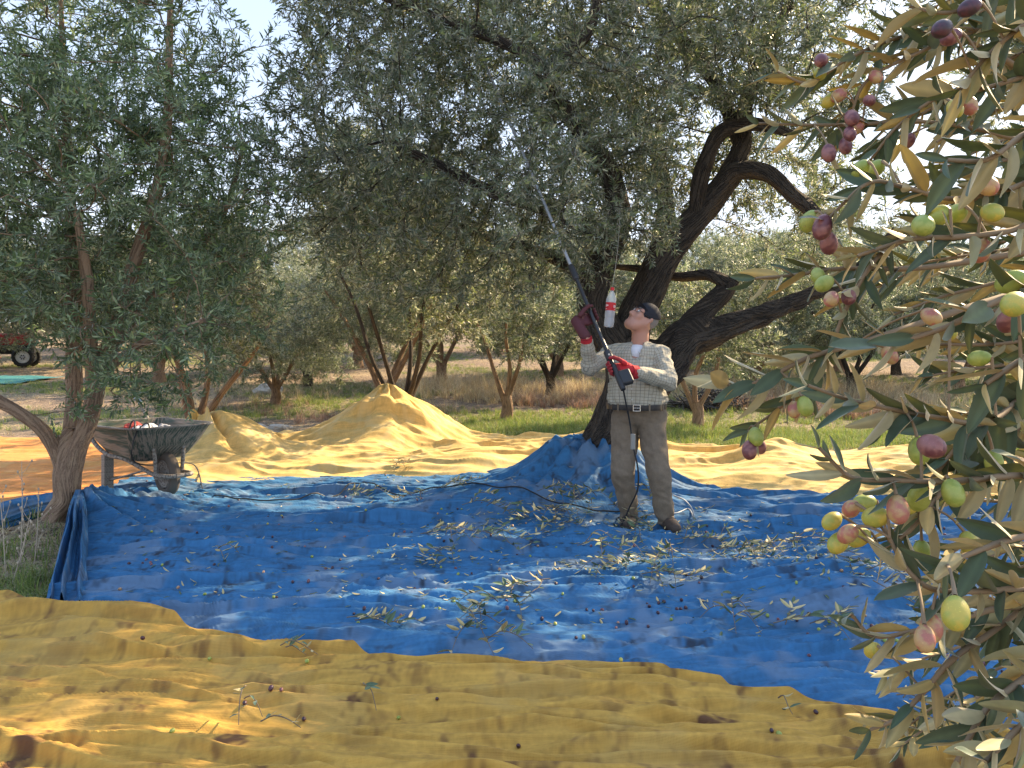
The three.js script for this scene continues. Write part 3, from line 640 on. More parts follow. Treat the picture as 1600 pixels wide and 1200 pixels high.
{
  const far = [[600, 15.2, 2, 0.75], [860, 18.5, 0, 0.95], [1180, 20, 1, 0.85], [1330, 19, 0, 0.95], [1500, 19, 2, 0.8], [430, 17, 1, 0.7], [380, 25, 0, 1.0], [560, 27, 1, 1.0], [690, 22, 2, 0.85], [250, 22, 2, 0.9], [140, 27, 0, 1.1], [-70, 24, 1, 1.0], [1060, 26, 2, 1.0], [1190, 27, 1, 0.9], [1310, 25, 2, 0.9], [1400, 24, 0, 1.1], [1660, 23, 2, 1.0],
    [330, 36, 2, 1.2], [480, 38, 1, 1.25], [640, 36, 0, 1.3], [780, 34, 2, 1.2], [920, 37, 1, 1.3], [1080, 38, 0, 1.3], [1240, 34, 2, 1.2], [1420, 37, 1, 1.3], [1580, 33, 0, 1.2], [180, 38, 1, 1.2], [20, 42, 2, 1.3]];
  const r = rng(404), nth = ['first', 'second', 'third', 'fourth', 'fifth', 'sixth', 'seventh', 'eighth', 'ninth', 'tenth', 'eleventh', 'twelfth', 'thirteenth', 'fourteenth', 'fifteenth', 'sixteenth', 'seventeenth', 'eighteenth', 'nineteenth', 'twentieth'];
  const rank = (px, back) => nth[far.filter((f) => (f[1] >= 30) === back && f[0] < px).length];
  for (const [px, d, k, s] of far) {
    const o = kinds[k].clone(), q = onGround(px, d);
    o.name = numbered('olive_tree'); o.position.copy(q); o.rotation.y = r() * 6.28; o.scale.setScalar(s * (0.92 + 0.16 * r()));
    o.userData = { label: `${rank(px, d >= 30)} olive tree from the left in the ${d >= 30 ? 'hindmost' : 'middle'} row of the grove`, category: 'olive tree', group: 'far trees of the grove' };
    scene.add(o);
  }
}
// a neighbouring tree just outside the frame on the right, whose shade falls over the front net
{
  const foot = V(5.3, 0, -6.0);
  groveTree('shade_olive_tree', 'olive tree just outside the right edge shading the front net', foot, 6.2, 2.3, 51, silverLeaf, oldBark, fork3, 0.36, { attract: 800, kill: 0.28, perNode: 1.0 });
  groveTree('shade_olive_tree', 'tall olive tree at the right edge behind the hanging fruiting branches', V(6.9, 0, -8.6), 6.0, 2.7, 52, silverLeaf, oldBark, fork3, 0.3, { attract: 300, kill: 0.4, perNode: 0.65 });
}


// ---------------------------------------------------------------- wheelbarrow
const rustTex = colorTex(512, (u, v) => {
  const n = tileN(u, v, 6, 201) + 0.6 * tileN(u, v, 17, 202) + 0.4 * tileN(u, v, 60, 203), mud = smooth(-0.4, 0.35, n), streak = 0.3 * smooth(0.1, 0.5, tileN(u, v, 24, 205));
  const paint = [0.05, 0.085, 0.065], dirt = [0.32, 0.26, 0.20];
  return [0, 1, 2].map((k) => lerp(lerp(paint[k], dirt[k], mud), [0.17, 0.11, 0.07][k], streak));
});
const greyPaintTex = colorTex(512, (u, v) => {
  const n = tileN(u, v, 8, 211) + 0.6 * tileN(u, v, 25, 212) + 0.4 * tileN(u, v, 80, 213), m = smooth(-0.1, 0.5, n);
  return [0, 1, 2].map((k) => lerp([0.30, 0.27, 0.235][k], [0.13, 0.095, 0.07][k], m));
});
{
  const W = G(262, 777, 0.075), b = thing('wheelbarrow', 'muddy green metal wheelbarrow parked on the edge of the blue net', 'wheelbarrow', V(W.x, blueH(W.x, W.z) + 0.016, W.z));
  b.rotation.y = -Math.atan2(0.669, 0.743);
  const trayMat = new THREE.MeshStandardMaterial({ map: withTex(rustTex, 1.6, 1.6), bumpMap: withTex(greyTex(256, (u, v) => 0.5 + 0.4 * tileN(u, v, 20, 221) + 0.3 * tileN(u, v, 60, 222)), 3, 3), bumpScale: 0.004, roughness: 0.75, metalness: 0.1, side: THREE.DoubleSide });
  const frameMat = new THREE.MeshStandardMaterial({ map: withTex(greyPaintTex, 3, 3), roughness: 0.7, metalness: 0.15, side: THREE.DoubleSide });
  // tray: a rounded rectangular pan, lofted from rings; deeper at the front
  const ring = (x0, x1, hw, y0, y1, rad, n = 12) => {
    const out = [];
    for (const [cx, cz, a0] of [[x1 - rad, hw - rad, 0], [x0 + rad, hw - rad, 1], [x0 + rad, -hw + rad, 2], [x1 - rad, -hw + rad, 3]])
      for (let k = 0; k <= n; k++) { const a = (a0 + k / n) * Math.PI / 2, x = cx + Math.cos(a) * rad, z = cz + Math.sin(a) * rad; out.push(V(x, lerp(y0, y1, (x - x0) / (x1 - x0)), z)); }
    return out;
  };
  const rings = [ring(-0.98, 0.20, 0.375, 0.605, 0.635, 0.13), ring(-0.97, 0.19, 0.365, 0.60, 0.63, 0.13), ring(-0.90, 0.08, 0.30, 0.45, 0.46, 0.14), ring(-0.80, -0.06, 0.245, 0.355, 0.33, 0.14), ring(-0.70, -0.16, 0.18, 0.33, 0.305, 0.1), ring(-0.5, -0.35, 0.04, 0.325, 0.30, 0.02)];
  const shell = (off) => { const pos = [], uv = [], idx = [], w = rings[0].length; rings.forEach((rg, i) => rg.forEach((q, j) => { pos.push(q.x, q.y + off, q.z * (1 - off)); uv.push(j / w * 3, i * 0.16); })); for (let i = 0; i < rings.length - 1; i++) for (let j = 0; j < w; j++) { const a = i * w + j, c = i * w + (j + 1) % w; idx.push(a, a + w, c, c, a + w, c + w); } return geo(pos, uv, idx); };
  const tray = part('tray', mergeGeometries([shell(0), shell(0.006)]), trayMat, b);
  const rimPts = rings[0].filter((_, i) => i % 3 === 0); rimPts.push(rings[0][0].clone());
  part('rim', sweep(rimPts, [0.009, 0.009], { step: 0.02, radial: 8, uvr: 1 }), frameMat, tray);
  for (const s of [-1, 1]) {
    part('frame_tube', sweep([V(0.27, 0.215, 0.03 * s), V(0.25, 0.215, 0.10 * s), V(0.14, 0.212, 0.125 * s), V(0, 0.21, 0.125 * s), V(-0.18, 0.25, 0.15 * s), V(-0.38, 0.315, 0.21 * s), V(-0.62, 0.335, 0.26 * s), V(-0.86, 0.42, 0.285 * s), V(-1.02, 0.53, 0.29 * s), V(-1.14, 0.66, 0.29 * s), V(-1.22, 0.745, 0.29 * s)], [0.019, 0.019], { step: 0.02, radial: 10, uvr: 2 }), frameMat, b);
    part('grip', sweep([V(-1.21, 0.735, 0.29 * s), V(-1.27, 0.775, 0.29 * s), V(-1.36, 0.775, 0.29 * s)], [0.021, 0.022, 0.02], { step: 0.015, radial: 10, uvr: 2 }), mat(0.30, 0.38, 0.44, 0.6), b);
    part('front_strut', sweep([V(0.04, 0.215, 0.115 * s), V(0.05, 0.36, 0.125 * s), V(0.04, 0.50, 0.14 * s)], [0.018, 0.018], { step: 0.03, radial: 8, uvr: 2 }), frameMat, b);
    const leg = part('leg', mergeGeometries([at(new THREE.BoxGeometry(0.016, 0.34, 0.075), 0, 0, 0.0), at(new THREE.BoxGeometry(0.075, 0.34, 0.014), -0.03, 0, 0.036 * s)]), frameMat, b);
    leg.position.set(-0.64, 0.165, 0.25 * s); leg.rotation.x = -0.06 * s; leg.rotation.z = 0.08;
    part('leg_brace', tube([V(-0.63, 0.10, 0.25 * s), V(-0.35, 0.17, 0.19 * s), V(-0.12, 0.235, 0.14 * s)], 0.009), frameMat, b);
    part('axle_bracket', at(new RoundedBoxGeometry(0.06, 0.09, 0.012, 2, 0.004), 0, 0.205, 0.102 * s), frameMat, b);
  }
  part('front_bar', tube([V(0.27, 0.215, -0.04), V(0.275, 0.215, 0), V(0.27, 0.215, 0.04)], 0.02, 10), frameMat, b);
  part('cross_brace', tube([V(-0.63, 0.12, -0.25), V(-0.63, 0.11, 0), V(-0.63, 0.12, 0.25)], 0.009), frameMat, b);
  const wheel = new THREE.Group(); wheel.name = 'wheel'; wheel.position.set(0, 0.195, 0); b.add(wheel);
  const prof = []; for (let k = 0; k <= 20; k++) { const a = k / 20 * Math.PI * 2; prof.push(new THREE.Vector2(0.155 + 0.043 * Math.cos(a), 0.046 * Math.sin(a))); }
  const tyreG = new THREE.LatheGeometry(prof, 64).rotateX(Math.PI / 2);
  { const q = tyreG.attributes.position; for (let i = 0; i < q.count; i++) { const x = q.getX(i), y = q.getY(i), rr = Math.hypot(x, y); if (rr > 0.185) { const a = Math.atan2(y, x), z = q.getZ(i), k = 1 - 0.018 * (Math.sin(a * 36 + z * 90) > 0.2 ? 1 : 0); q.setX(i, x * k); q.setY(i, y * k); } } tyreG.computeVertexNormals(); }
  part('tyre', tyreG, mat(0.13, 0.105, 0.085, 0.95), wheel);
  const rimP = [[0.012, 0.045], [0.03, 0.045], [0.035, 0.028], [0.06, 0.014], [0.085, 0.022], [0.105, 0.034], [0.128, 0.036], [0.128, -0.036], [0.105, -0.034], [0.085, -0.022], [0.06, -0.014], [0.035, -0.028], [0.03, -0.045], [0.012, -0.045]].map(([x, y]) => new THREE.Vector2(x, y));
  part('wheel_rim', new THREE.LatheGeometry(rimP, 40).rotateX(Math.PI / 2), frameMat, wheel);
  part('axle', new THREE.CylinderGeometry(0.012, 0.012, 0.24, 14).rotateX(Math.PI / 2), mat(0.2, 0.17, 0.15, 0.5, { metalness: 0.6 }), wheel);
  b.updateMatrixWorld(true);
  // the load
  const inTray = (x, y, z) => V(x, y, z).applyMatrix4(b.matrixWorld);
  const lump = (seed, sx, sy, sz) => { const g = new THREE.IcosahedronGeometry(1, 24), q = g.attributes.position; for (let i = 0; i < q.count; i++) { const x = q.getX(i), y = q.getY(i), z = q.getZ(i), k = 1 + 0.28 * N(x * 1.6 + seed, y * 1.6, z * 1.6) + 0.16 * (0.5 - Math.abs(N(x * 3.5 + seed, y * 3.5, z * 3.5))) ; q.setXYZ(i, x * k * sx, y * k * sy, z * k * sz); } g.computeVertexNormals(); return g; };
  const load = (name, label, cat, g, m, x, y, z, ry = 0) => { const o = single(name, g, m, label, cat); o.position.copy(inTray(x, y, z)); o.rotation.y = ry; return o; };
  load('white_sack', 'crumpled white plastic sack in the wheelbarrow', 'sack', lump(1, 0.17, 0.12, 0.13), mat(0.62, 0.63, 0.66, 0.6), -0.36, 0.49, 0.02);
  load('red_rag', 'small faded red rag at the left of the wheelbarrow load', 'rag', lump(4, 0.09, 0.06, 0.08), mat(0.42, 0.06, 0.05, 0.9), -0.62, 0.55, 0.02);
  load('pale_sack', 'pale grey sack at the front of the wheelbarrow load', 'sack', lump(7, 0.13, 0.12, 0.13), mat(0.42, 0.42, 0.45, 0.7), -0.08, 0.50, -0.06);
  load('grey_sack', 'dusty brown sack low in the wheelbarrow tray', 'sack', lump(9, 0.22, 0.12, 0.2), mat(0.30, 0.24, 0.19, 0.9), -0.55, 0.44, -0.08);
  const hp = [[-0.5, 0.56, 0.12], [-0.48, 0.635, 0.1], [-0.42, 0.65, 0.1], [-0.36, 0.615, 0.12], [-0.34, 0.56, 0.14]].map((q) => inTray(...q));
  single('black_strap', tube(hp, 0.008, 8, 0.01), mat(0.02, 0.02, 0.022, 0.5), 'black loop of strap standing up in the wheelbarrow', 'strap');
  // lead from the tray to the man
  const c = [inTray(-0.1, 0.58, 0.1), inTray(0.02, 0.655, 0.16), inTray(0.12, 0.665, 0.24), inTray(0.16, 0.60, 0.32), inTray(0.16, 0.4, 0.36)];
  const onNet = (px, py) => { const q = G(px, py); q.y = blueH(q.x, q.z) + 0.03; return q; };
  c.push(onNet(303, 752).add(V(0, 0.1, 0)), onNet(322, 782), onNet(350, 797), onNet(385, 803), onNet(430, 803), onNet(480, 798), onNet(525, 790), onNet(560, 783), onNet(620, 790), onNet(700, 800), onNet(790, 812), onNet(880, 822), onNet(940, 828), onNet(972, 828));
  const dense = new THREE.CatmullRomCurve3(c, false, 'centripetal').getPoints(420);
  { const lay = dense.map((q) => Math.max(...[-0.04, 0, 0.04].flatMap((a) => [-0.03, 0, 0.03].map((b) => blueH(q.x + a, q.z + b)))) + 0.026); dense.forEach((q, i) => { if (i > 150) { let s = 0, n = 0; for (let k = Math.max(0, i - 4); k <= Math.min(dense.length - 1, i + 4); k++) { s += lay[k]; n++; } q.y = lerp(q.y, s / n, smooth(150, 175, i)); } }); }
  single('power_lead', sweep(dense, [0.006, 0.006], { step: 0.02, radial: 6 }), mat(0.012, 0.012, 0.014, 0.5), 'thin black lead running from the wheelbarrow across the blue net', 'cable');
}

// ---------------------------------------------------------------- tractor, far left
{
  const d = 27, foot = onGround(-8, d), t = thing('tractor', 'small red tractor with white wheel rims parked far behind the young tree', 'tractor', V(foot.x, foot.y, foot.z));
  t.rotation.y = 0.35;
  const red = mat(0.42, 0.03, 0.03, 0.4), dark = mat(0.03, 0.03, 0.035, 0.7), white = mat(0.7, 0.7, 0.68, 0.5), rub = mat(0.03, 0.029, 0.028, 0.9);
  part('bonnet', at(new RoundedBoxGeometry(1.15, 0.42, 0.52, 4, 0.08), 0.62, 0.98, 0), red, t);
  part('grille', at(new RoundedBoxGeometry(0.04, 0.34, 0.40, 2, 0.01), 1.21, 0.96, 0), dark, t);
  part('chassis', at(new RoundedBoxGeometry(2.0, 0.32, 0.36, 3, 0.05), 0.25, 0.62, 0), dark, t);
  part('engine', at(new RoundedBoxGeometry(0.9, 0.3, 0.44, 3, 0.04), 0.5, 0.72, 0), dark, t);
  const seat = part('seat', at(new RoundedBoxGeometry(0.42, 0.1, 0.45, 3, 0.04), -0.55, 1.06, 0), dark, t);
  part('backrest', at(new RoundedBoxGeometry(0.09, 0.36, 0.44, 3, 0.04), -0.76, 1.26, 0, 0, 0, 0.15), dark, seat);
  part('steering_wheel', at(new THREE.TorusGeometry(0.19, 0.018, 10, 30), -0.1, 1.36, 0, 0, Math.PI / 2, 0.6), dark, t);
  part('steering_column', tube([V(0.1, 1.1, 0), V(-0.1, 1.36, 0)], 0.025), dark, t);
  part('exhaust', tube([V(0.75, 1.15, 0.14), V(0.75, 1.75, 0.14)], 0.03), dark, t);
  part('roll_bar', tube([V(-0.85, 0.8, -0.38), V(-0.88, 1.9, -0.38), V(-0.88, 2.02, -0.25), V(-0.88, 2.02, 0.25), V(-0.88, 1.9, 0.38), V(-0.85, 0.8, 0.38)], 0.035, 10, 0.05), dark, t);
  for (const s of [-1, 1]) {
    part('mudguard', at(new THREE.CylinderGeometry(0.68, 0.68, 0.3, 24, 1, true, -1.2, 2.4), -0.6, 0.6, 0.6 * s, Math.PI / 2, 0, 0).rotateY(0), red, t);
    for (const [x, rr, w] of [[-0.6, 0.6, 0.32], [1.0, 0.36, 0.22]]) {
      const wh = new THREE.Group(); wh.name = 'wheel'; wh.position.set(x, rr, (x < 0 ? 0.62 : 0.55) * s); t.add(wh);
      const pr = []; for (let k = 0; k <= 16; k++) { const a = k / 16 * 6.2832; pr.push(new THREE.Vector2(rr * 0.78 + rr * 0.22 * Math.cos(a), w / 2 * Math.sin(a))); }
      const tg = new THREE.LatheGeometry(pr, 72).rotateX(Math.PI / 2), q = tg.attributes.position;
      for (let i = 0; i < q.count; i++) { const X = q.getX(i), Y = q.getY(i), R = Math.hypot(X, Y); if (R > rr * 0.9) { const a = Math.atan2(Y, X), k = Math.sin(a * 18 + Math.abs(q.getZ(i)) * 14) > 0 ? 1 : 0.95; q.setX(i, X * k); q.setY(i, Y * k); } }
      tg.computeVertexNormals();
      part('tyre', tg, rub, wh);
      part('rim', new THREE.LatheGeometry([[0.02, 0.06], [rr * 0.25, 0.06], [rr * 0.3, 0.02], [rr * 0.5, 0.03], [rr * 0.6, w * 0.36], [rr * 0.6, -w * 0.36], [rr * 0.5, -0.03], [0.02, -0.05]].map(([a, b]) => new THREE.Vector2(a, b)), 36).rotateX(Math.PI / 2), white, wh);
      for (let k = 0; k < 6; k++) part('wheel_nut', at(new THREE.CylinderGeometry(0.025, 0.025, 0.15, 6).rotateX(Math.PI / 2), Math.cos(k * 1.047) * rr * 0.18, Math.sin(k * 1.047) * rr * 0.18, 0), dark, wh);
    }
  }
}

// ---------------------------------------------------------------- plastic bottle hung in the old tree
{
  const base = P(951, 511, 5.85), top = P(957, 449, 5.85), h = base.distanceTo(top), b = thing('plastic_bottle', 'clear plastic bottle with red cap and red label hanging by the forked trunk', 'bottle', base);
  b.quaternion.setFromUnitVectors(V(0, 1, 0), top.clone().sub(base).normalize());
  const k = h / 0.33, R = 0.043 * k;
  const pr = [[0.0, 0.022], [0.018, 0.004], [0.034, 0.0], [0.04, 0.012], [0.0415, 0.06], [0.039, 0.075], [0.0415, 0.09], [0.0425, 0.13], [0.0395, 0.135], [0.0395, 0.20], [0.0425, 0.205], [0.041, 0.23], [0.033, 0.262], [0.02, 0.288], [0.0138, 0.298], [0.0138, 0.305], [0.016, 0.307], [0.0135, 0.31]].map(([x, y]) => new THREE.Vector2(x * k, y * k));
  const crv = new THREE.SplineCurve(pr).getPoints(90);
  part('shell', new THREE.LatheGeometry(crv, 48), new THREE.MeshPhysicalMaterial({ color: rgb(0.93, 0.95, 0.97), roughness: 0.2, transmission: 0.72, thickness: 0, ior: 1.45, side: THREE.DoubleSide }), b);
  const cap = part('cap', new THREE.LatheGeometry([[0, 0.33], [0.014, 0.33], [0.0165, 0.327], [0.0165, 0.308], [0.0168, 0.306]].map(([x, y]) => new THREE.Vector2(x * k, y * k)), 40), mat(0.62, 0.015, 0.02, 0.4), b);
  part('cap_ring', new THREE.TorusGeometry(0.0162 * k, 0.0012 * k, 8, 32).rotateX(Math.PI / 2).translate(0, 0.304 * k, 0), mat(0.62, 0.015, 0.02, 0.4), cap);
  const cv = document.createElement('canvas'); cv.width = 1024; cv.height = 256; const c = cv.getContext('2d');
  c.fillStyle = '#c9101c'; c.fillRect(0, 0, 1024, 256);
  c.strokeStyle = '#f2ece8'; c.lineCap = 'round';
  for (const x0 of [40, 552]) {   // white looping script and a small line under it, too fine to read
    c.lineWidth = 15; c.beginPath(); for (let i = 0; i <= 200; i++) { const t = i / 200, x = x0 + 40 + 330 * t + 18 * Math.sin(t * 44), y = 120 - 30 * t + 34 * Math.cos(t * 44) * (0.7 + 0.5 * Math.sin(t * 11)); i ? c.lineTo(x, y) : c.moveTo(x, y); } c.stroke();
    c.lineWidth = 9; c.beginPath(); for (let i = 0; i <= 60; i++) { const t = i / 60, x = x0 + 110 + 220 * t, y = 205 + 7 * Math.sin(t * 60); i ? c.lineTo(x, y) : c.moveTo(x, y); } c.stroke();
  }
  const tx = new THREE.CanvasTexture(cv); tx.colorSpace = THREE.SRGBColorSpace;
  part('label', new THREE.CylinderGeometry(0.0408 * k, 0.0408 * k, 0.066 * k, 48, 1, true).translate(0, 0.168 * k, 0), new THREE.MeshStandardMaterial({ map: tx, roughness: 0.45, side: THREE.DoubleSide }), b);
  part('hanging_string', tube([V(0, 0.33 * k, 0), V(0.01, 0.6, 0.01), V(0.0, 0.95, -0.02)], 0.002, 5, 0.1), mat(0.4, 0.38, 0.33, 0.9), b);
}


// ---------------------------------------------------------------- the man with the harvester
{
  const D = 5.62, p = (a, b, d = D) => P(a, b, d);
  const J = {
    pelvis: p(998, 648, 5.64), belly: p(995, 608, 5.6), chest: p(992, 572, 5.64), neck: p(1003, 537, 5.68),
    shR: p(952, 556, 5.72), elR: p(921, 572, 5.46), wrR: p(916, 528, 5.34),
    shL: p(1032, 556, 5.60), elL: p(1044, 594, 5.42), wrL: p(990, 581, 5.26),
    hipR: p(977, 660, 5.68), knR: p(973, 738, 5.62), anR: p(985, 818, 5.76),
    hipL: p(1017, 660, 5.62), knL: p(1029, 738, 5.54), anL: p(1043, 824, 5.60),
  };
  const foot = V((J.anR.x + J.anL.x) / 2, 0, (J.anR.z + J.anL.z) / 2);
  const man = thing('person', 'man in checked shirt and brown trousers looking up and holding a long pole', 'person', foot);
  const put = (name, g, m, parent = man) => { const o = part(name, g, m, parent); if (parent === man) o.position.copy(foot).multiplyScalar(-1); return o; };
  const mix = (a, b, t) => a.clone().lerp(b, t);
  const field = (bones, k, extra) => (x, y, z) => { let d = 9; for (const b of bones) d = smin(d, b(x, y, z), k); return extra ? extra(d, x, y, z) : d; };
  const ell = (c, ax, ay, az, rx, ry, rz) => (x, y, z) => { const dx = x - c.x, dy = y - c.y, dz = z - c.z, a = (dx * ax.x + dy * ax.y + dz * ax.z) / rx, b = (dx * ay.x + dy * ay.y + dz * ay.z) / ry, e = (dx * az.x + dy * az.y + dz * az.z) / rz, l = Math.hypot(a, b, e); return (l - 1) * Math.min(rx, ry, rz) * 0.5 + (l - 1) * 0.5 * Math.max(rx, ry, rz) * 0.6; };
  const across = J.shL.clone().sub(J.shR).setY(0).normalize(), upv = V(0, 1, 0), front = V().crossVectors(across, upv).normalize();   // towards his chest
  // ---- head: its own axes
  const hc = p(1004, 499, 5.63);
  const hf = V(-0.74, 0.63, 0.40).normalize(), hu = V(0.58, 0.78, -0.08).addScaledVector(hf, 0); hu.addScaledVector(hf, -hu.dot(hf)).normalize(); const hs = V().crossVectors(hu, hf).normalize();
  const H = (s, u, f) => hc.clone().addScaledVector(hs, s).addScaledVector(hu, u).addScaledVector(hf, f);
  const S = 0.94;
  const skull = [
    ell(H(0, 0.035, -0.012), hs, hu, hf, 0.076 * S, 0.092 * S, 0.098 * S), ell(H(0, -0.03, 0.02), hs, hu, hf, 0.064 * S, 0.08 * S, 0.078 * S),
    capsule(H(-0.03, -0.085, 0.05), H(0.03, -0.085, 0.05), 0.03, 0.03), capsule(H(0, -0.092, 0.068), H(0, -0.085, 0.06), 0.024, 0.024),
    capsule(H(-0.052, -0.03, -0.005), H(-0.032, -0.085, 0.045), 0.028, 0.026), capsule(H(0.052, -0.03, -0.005), H(0.032, -0.085, 0.045), 0.028, 0.026),
  ];
  const face = [
    [capsule(H(0, 0.022, 0.084), H(0, -0.022, 0.108), 0.010, 0.014), 0.012], [capsule(H(-0.010, -0.027, 0.096), H(0.010, -0.027, 0.096), 0.010, 0.010), 0.010],
    [capsule(H(-0.045, 0.032, 0.068), H(0.045, 0.032, 0.068), 0.013, 0.013), 0.02], [capsule(H(-0.020, -0.055, 0.083), H(0.020, -0.055, 0.083), 0.008, 0.008), 0.008], [capsule(H(-0.016, -0.066, 0.081), H(0.016, -0.066, 0.081), 0.008, 0.008), 0.008],
    [ell(H(-0.040, -0.015, 0.066), hs, hu, hf, 0.022, 0.022, 0.018), 0.02], [ell(H(0.040, -0.015, 0.066), hs, hu, hf, 0.022, 0.022, 0.018), 0.02],
    [capsule(H(-0.073, -0.015, -0.012), H(-0.078, 0.022, -0.018), 0.011, 0.014), 0.008], [capsule(H(0.073, -0.015, -0.012), H(0.078, 0.022, -0.018), 0.011, 0.014), 0.008],
  ];
  const neckBone = capsule(mix(J.neck, J.chest, 0.35), H(0, -0.045, -0.022), 0.066, 0.060);
  const sockets = [-1, 1].map((s) => H(0.031 * s, 0.018, 0.088));
  const headF = (x, y, z) => { let d = 9; for (const b of skull) d = smin(d, b(x, y, z), 0.03); for (const [b, k] of face) d = smin(d, b(x, y, z), k); 
    for (const e of sockets) { d = Math.max(d, -(Math.hypot(x - e.x, y - e.y, z - e.z) - 0.013)); }
    return smin(d, neckBone(x, y, z), 0.025); };
  const gH = isoMesh(headF, hc.clone().add(V(-0.2, -0.27, -0.2)), hc.clone().add(V(0.2, 0.2, 0.2)), 0.0045);
  const bodyF = field([capsule(J.pelvis, J.belly, 0.085, 0.11), capsule(J.belly, J.chest, 0.11, 0.105), capsule(J.shR, J.shL, 0.055, 0.055), capsule(J.shR, J.elR, 0.045, 0.037), capsule(J.elR, J.wrR, 0.037, 0.029), capsule(J.shL, J.elL, 0.045, 0.037), capsule(J.elL, J.wrL, 0.037, 0.029),
    capsule(J.hipR, J.knR, 0.06, 0.05), capsule(J.knR, J.anR, 0.046, 0.034), capsule(J.hipL, J.knL, 0.06, 0.05), capsule(J.knL, J.anL, 0.046, 0.034), capsule(J.chest, mix(J.neck, J.chest, 0.1), 0.08, 0.065)], 0.03);
  const lo = V(J.elR.x - 0.2, -0.05, -5.98), hi = V(J.elL.x + 0.2, 1.62, -5.06);
  const gB = isoMesh(bodyF, lo, hi, 0.014);
  const skinTex = mat(0.46, 0.235, 0.165, 0.55);
  put('body', mergeGeometries([gB, gH]), skinTex);
  // eyes, brows and hair
  for (const s of [-1, 1]) { put('eye', new THREE.SphereGeometry(0.0125, 20, 16).translate(...H(0.031 * s, 0.018, 0.079).toArray()), mat(0.7, 0.68, 0.64, 0.2)); put('eyebrow', sweep([H(0.012 * s, 0.036, 0.093), H(0.03 * s, 0.043, 0.088), H(0.05 * s, 0.036, 0.073)], [0.004, 0.005, 0.003], { step: 0.004, radial: 7 }), mat(0.16, 0.14, 0.13, 0.9)); }
  put('mouth', sweep([H(-0.022, -0.0615, 0.083), H(0, -0.0605, 0.0915), H(0.022, -0.0615, 0.083)], [0.002, 0.0035, 0.002], { step: 0.004, radial: 7 }), mat(0.30, 0.09, 0.08, 0.5));
  const hairE = ell(H(0, 0.034, -0.016), hs, hu, hf, 0.076 * S, 0.09 * S, 0.098 * S), capE = ell(H(0, 0.042, -0.018), hs, hu, hf, 0.084 * S, 0.098 * S, 0.106 * S);
  const hairF = (x, y, z) => { const d = hairE(x, y, z) - 0.004 + 0.0025 * N(x * 160, y * 160, z * 160); const q = V(x, y, z).sub(hc), f = q.dot(hf), u = q.dot(hu); return Math.max(d, f - 0.005 - 0.0, -(u + 0.055 + f * 0.3)); };
  put('hair', isoMesh(hairF, hc.clone().add(V(-0.16, -0.16, -0.16)), hc.clone().add(V(0.16, 0.18, 0.16)), 0.0045), mat(0.22, 0.20, 0.19, 0.8));
  // dark cap pulled over the back of the head, small peak
  const capF = (x, y, z) => { const e = capE(x, y, z), q = V(x, y, z).sub(hc), f = q.dot(hf), u = q.dot(hu); const shellD = Math.max(e - 0.004, -(e + 0.008)); return Math.max(shellD, -(u - 0.022 + 0.55 * (f + 0.0))); };
  const cap = put('cap', isoMesh(capF, hc.clone().add(V(-0.18, -0.18, -0.18)), hc.clone().add(V(0.18, 0.2, 0.18)), 0.0045), mat(0.016, 0.016, 0.022, 0.85));
  {
    const pos = [], uv = [], idx = [], nu = 24, nv = 8;
    for (const th of [0, 0.004]) for (let j = 0; j <= nv; j++) for (let i = 0; i <= nu; i++) { const a = (i / nu - 0.5) * 2.0, t = j / nv, rr = 0.095 + 0.055 * t * Math.cos(a * 0.75), q = H(Math.sin(a) * 0.084 * (1 - 0.1 * t), 0.062 - th + 0.012 * t - 0.012 * (a * a), Math.cos(a) * rr - 0.012); pos.push(q.x, q.y, q.z); uv.push(0, 0); }
    const w = nu + 1, m = w * (nv + 1); for (const o of [0, m]) for (let j = 0; j < nv; j++) for (let i = 0; i < nu; i++) { const a = o + j * w + i; idx.push(a, a + 1, a + w, a + 1, a + w + 1, a + w); }
    part('peak', geo(pos, uv, idx), mat(0.016, 0.016, 0.022, 0.85), cap);
  }
  const gl = [];
  for (const s of [-1, 1]) { const ringP = []; for (let k = 0; k <= 24; k++) { const a = k / 24 * 6.2832; ringP.push(H(0.033 * s + 0.022 * Math.cos(a), 0.016 + 0.016 * Math.sin(a), 0.104 - 0.012 * Math.abs(Math.cos(a)) * (Math.cos(a) * s > 0 ? 1 : 0))); } gl.push(sweep(ringP, [0.0018, 0.0018], { step: 0.003, radial: 6 })); gl.push(tube([H(0.054 * s, 0.02, 0.094), H(0.074 * s, 0.022, 0.04), H(0.078 * s, 0.02, -0.015)], 0.0018, 6, 0.01)); }
  gl.push(tube([H(-0.011, 0.02, 0.106), H(0, 0.024, 0.11), H(0.011, 0.02, 0.106)], 0.0018, 6, 0.004));
  const glasses = put('glasses', mergeGeometries(gl), mat(0.03, 0.025, 0.025, 0.3));
  // ---- shirt
  const wr = (x, y, z, f, seed) => N(x * f + seed, y * f * 1.7, z * f);
  const rcuff = mix(J.elR, J.wrR, 0.86), lcuff = mix(J.elL, J.wrL, 0.93);
  const torso = [
    ell(J.belly.clone().addScaledVector(front, 0.035).add(V(0, -0.015, 0)), across, upv, front, 0.205, 0.20, 0.165), ell(J.chest.clone().addScaledVector(front, 0.0), across, upv, front, 0.205, 0.17, 0.135), ell(mix(J.belly, J.pelvis, 0.55), across, upv, front, 0.195, 0.12, 0.145),
    capsule(J.shR.clone().add(V(0, 0.01, 0)), J.shL.clone().add(V(0, 0.01, 0)), 0.072, 0.075), capsule(mix(J.neck, J.chest, 0.12), mix(J.neck, J.chest, 0.5), 0.06, 0.13),
  ];
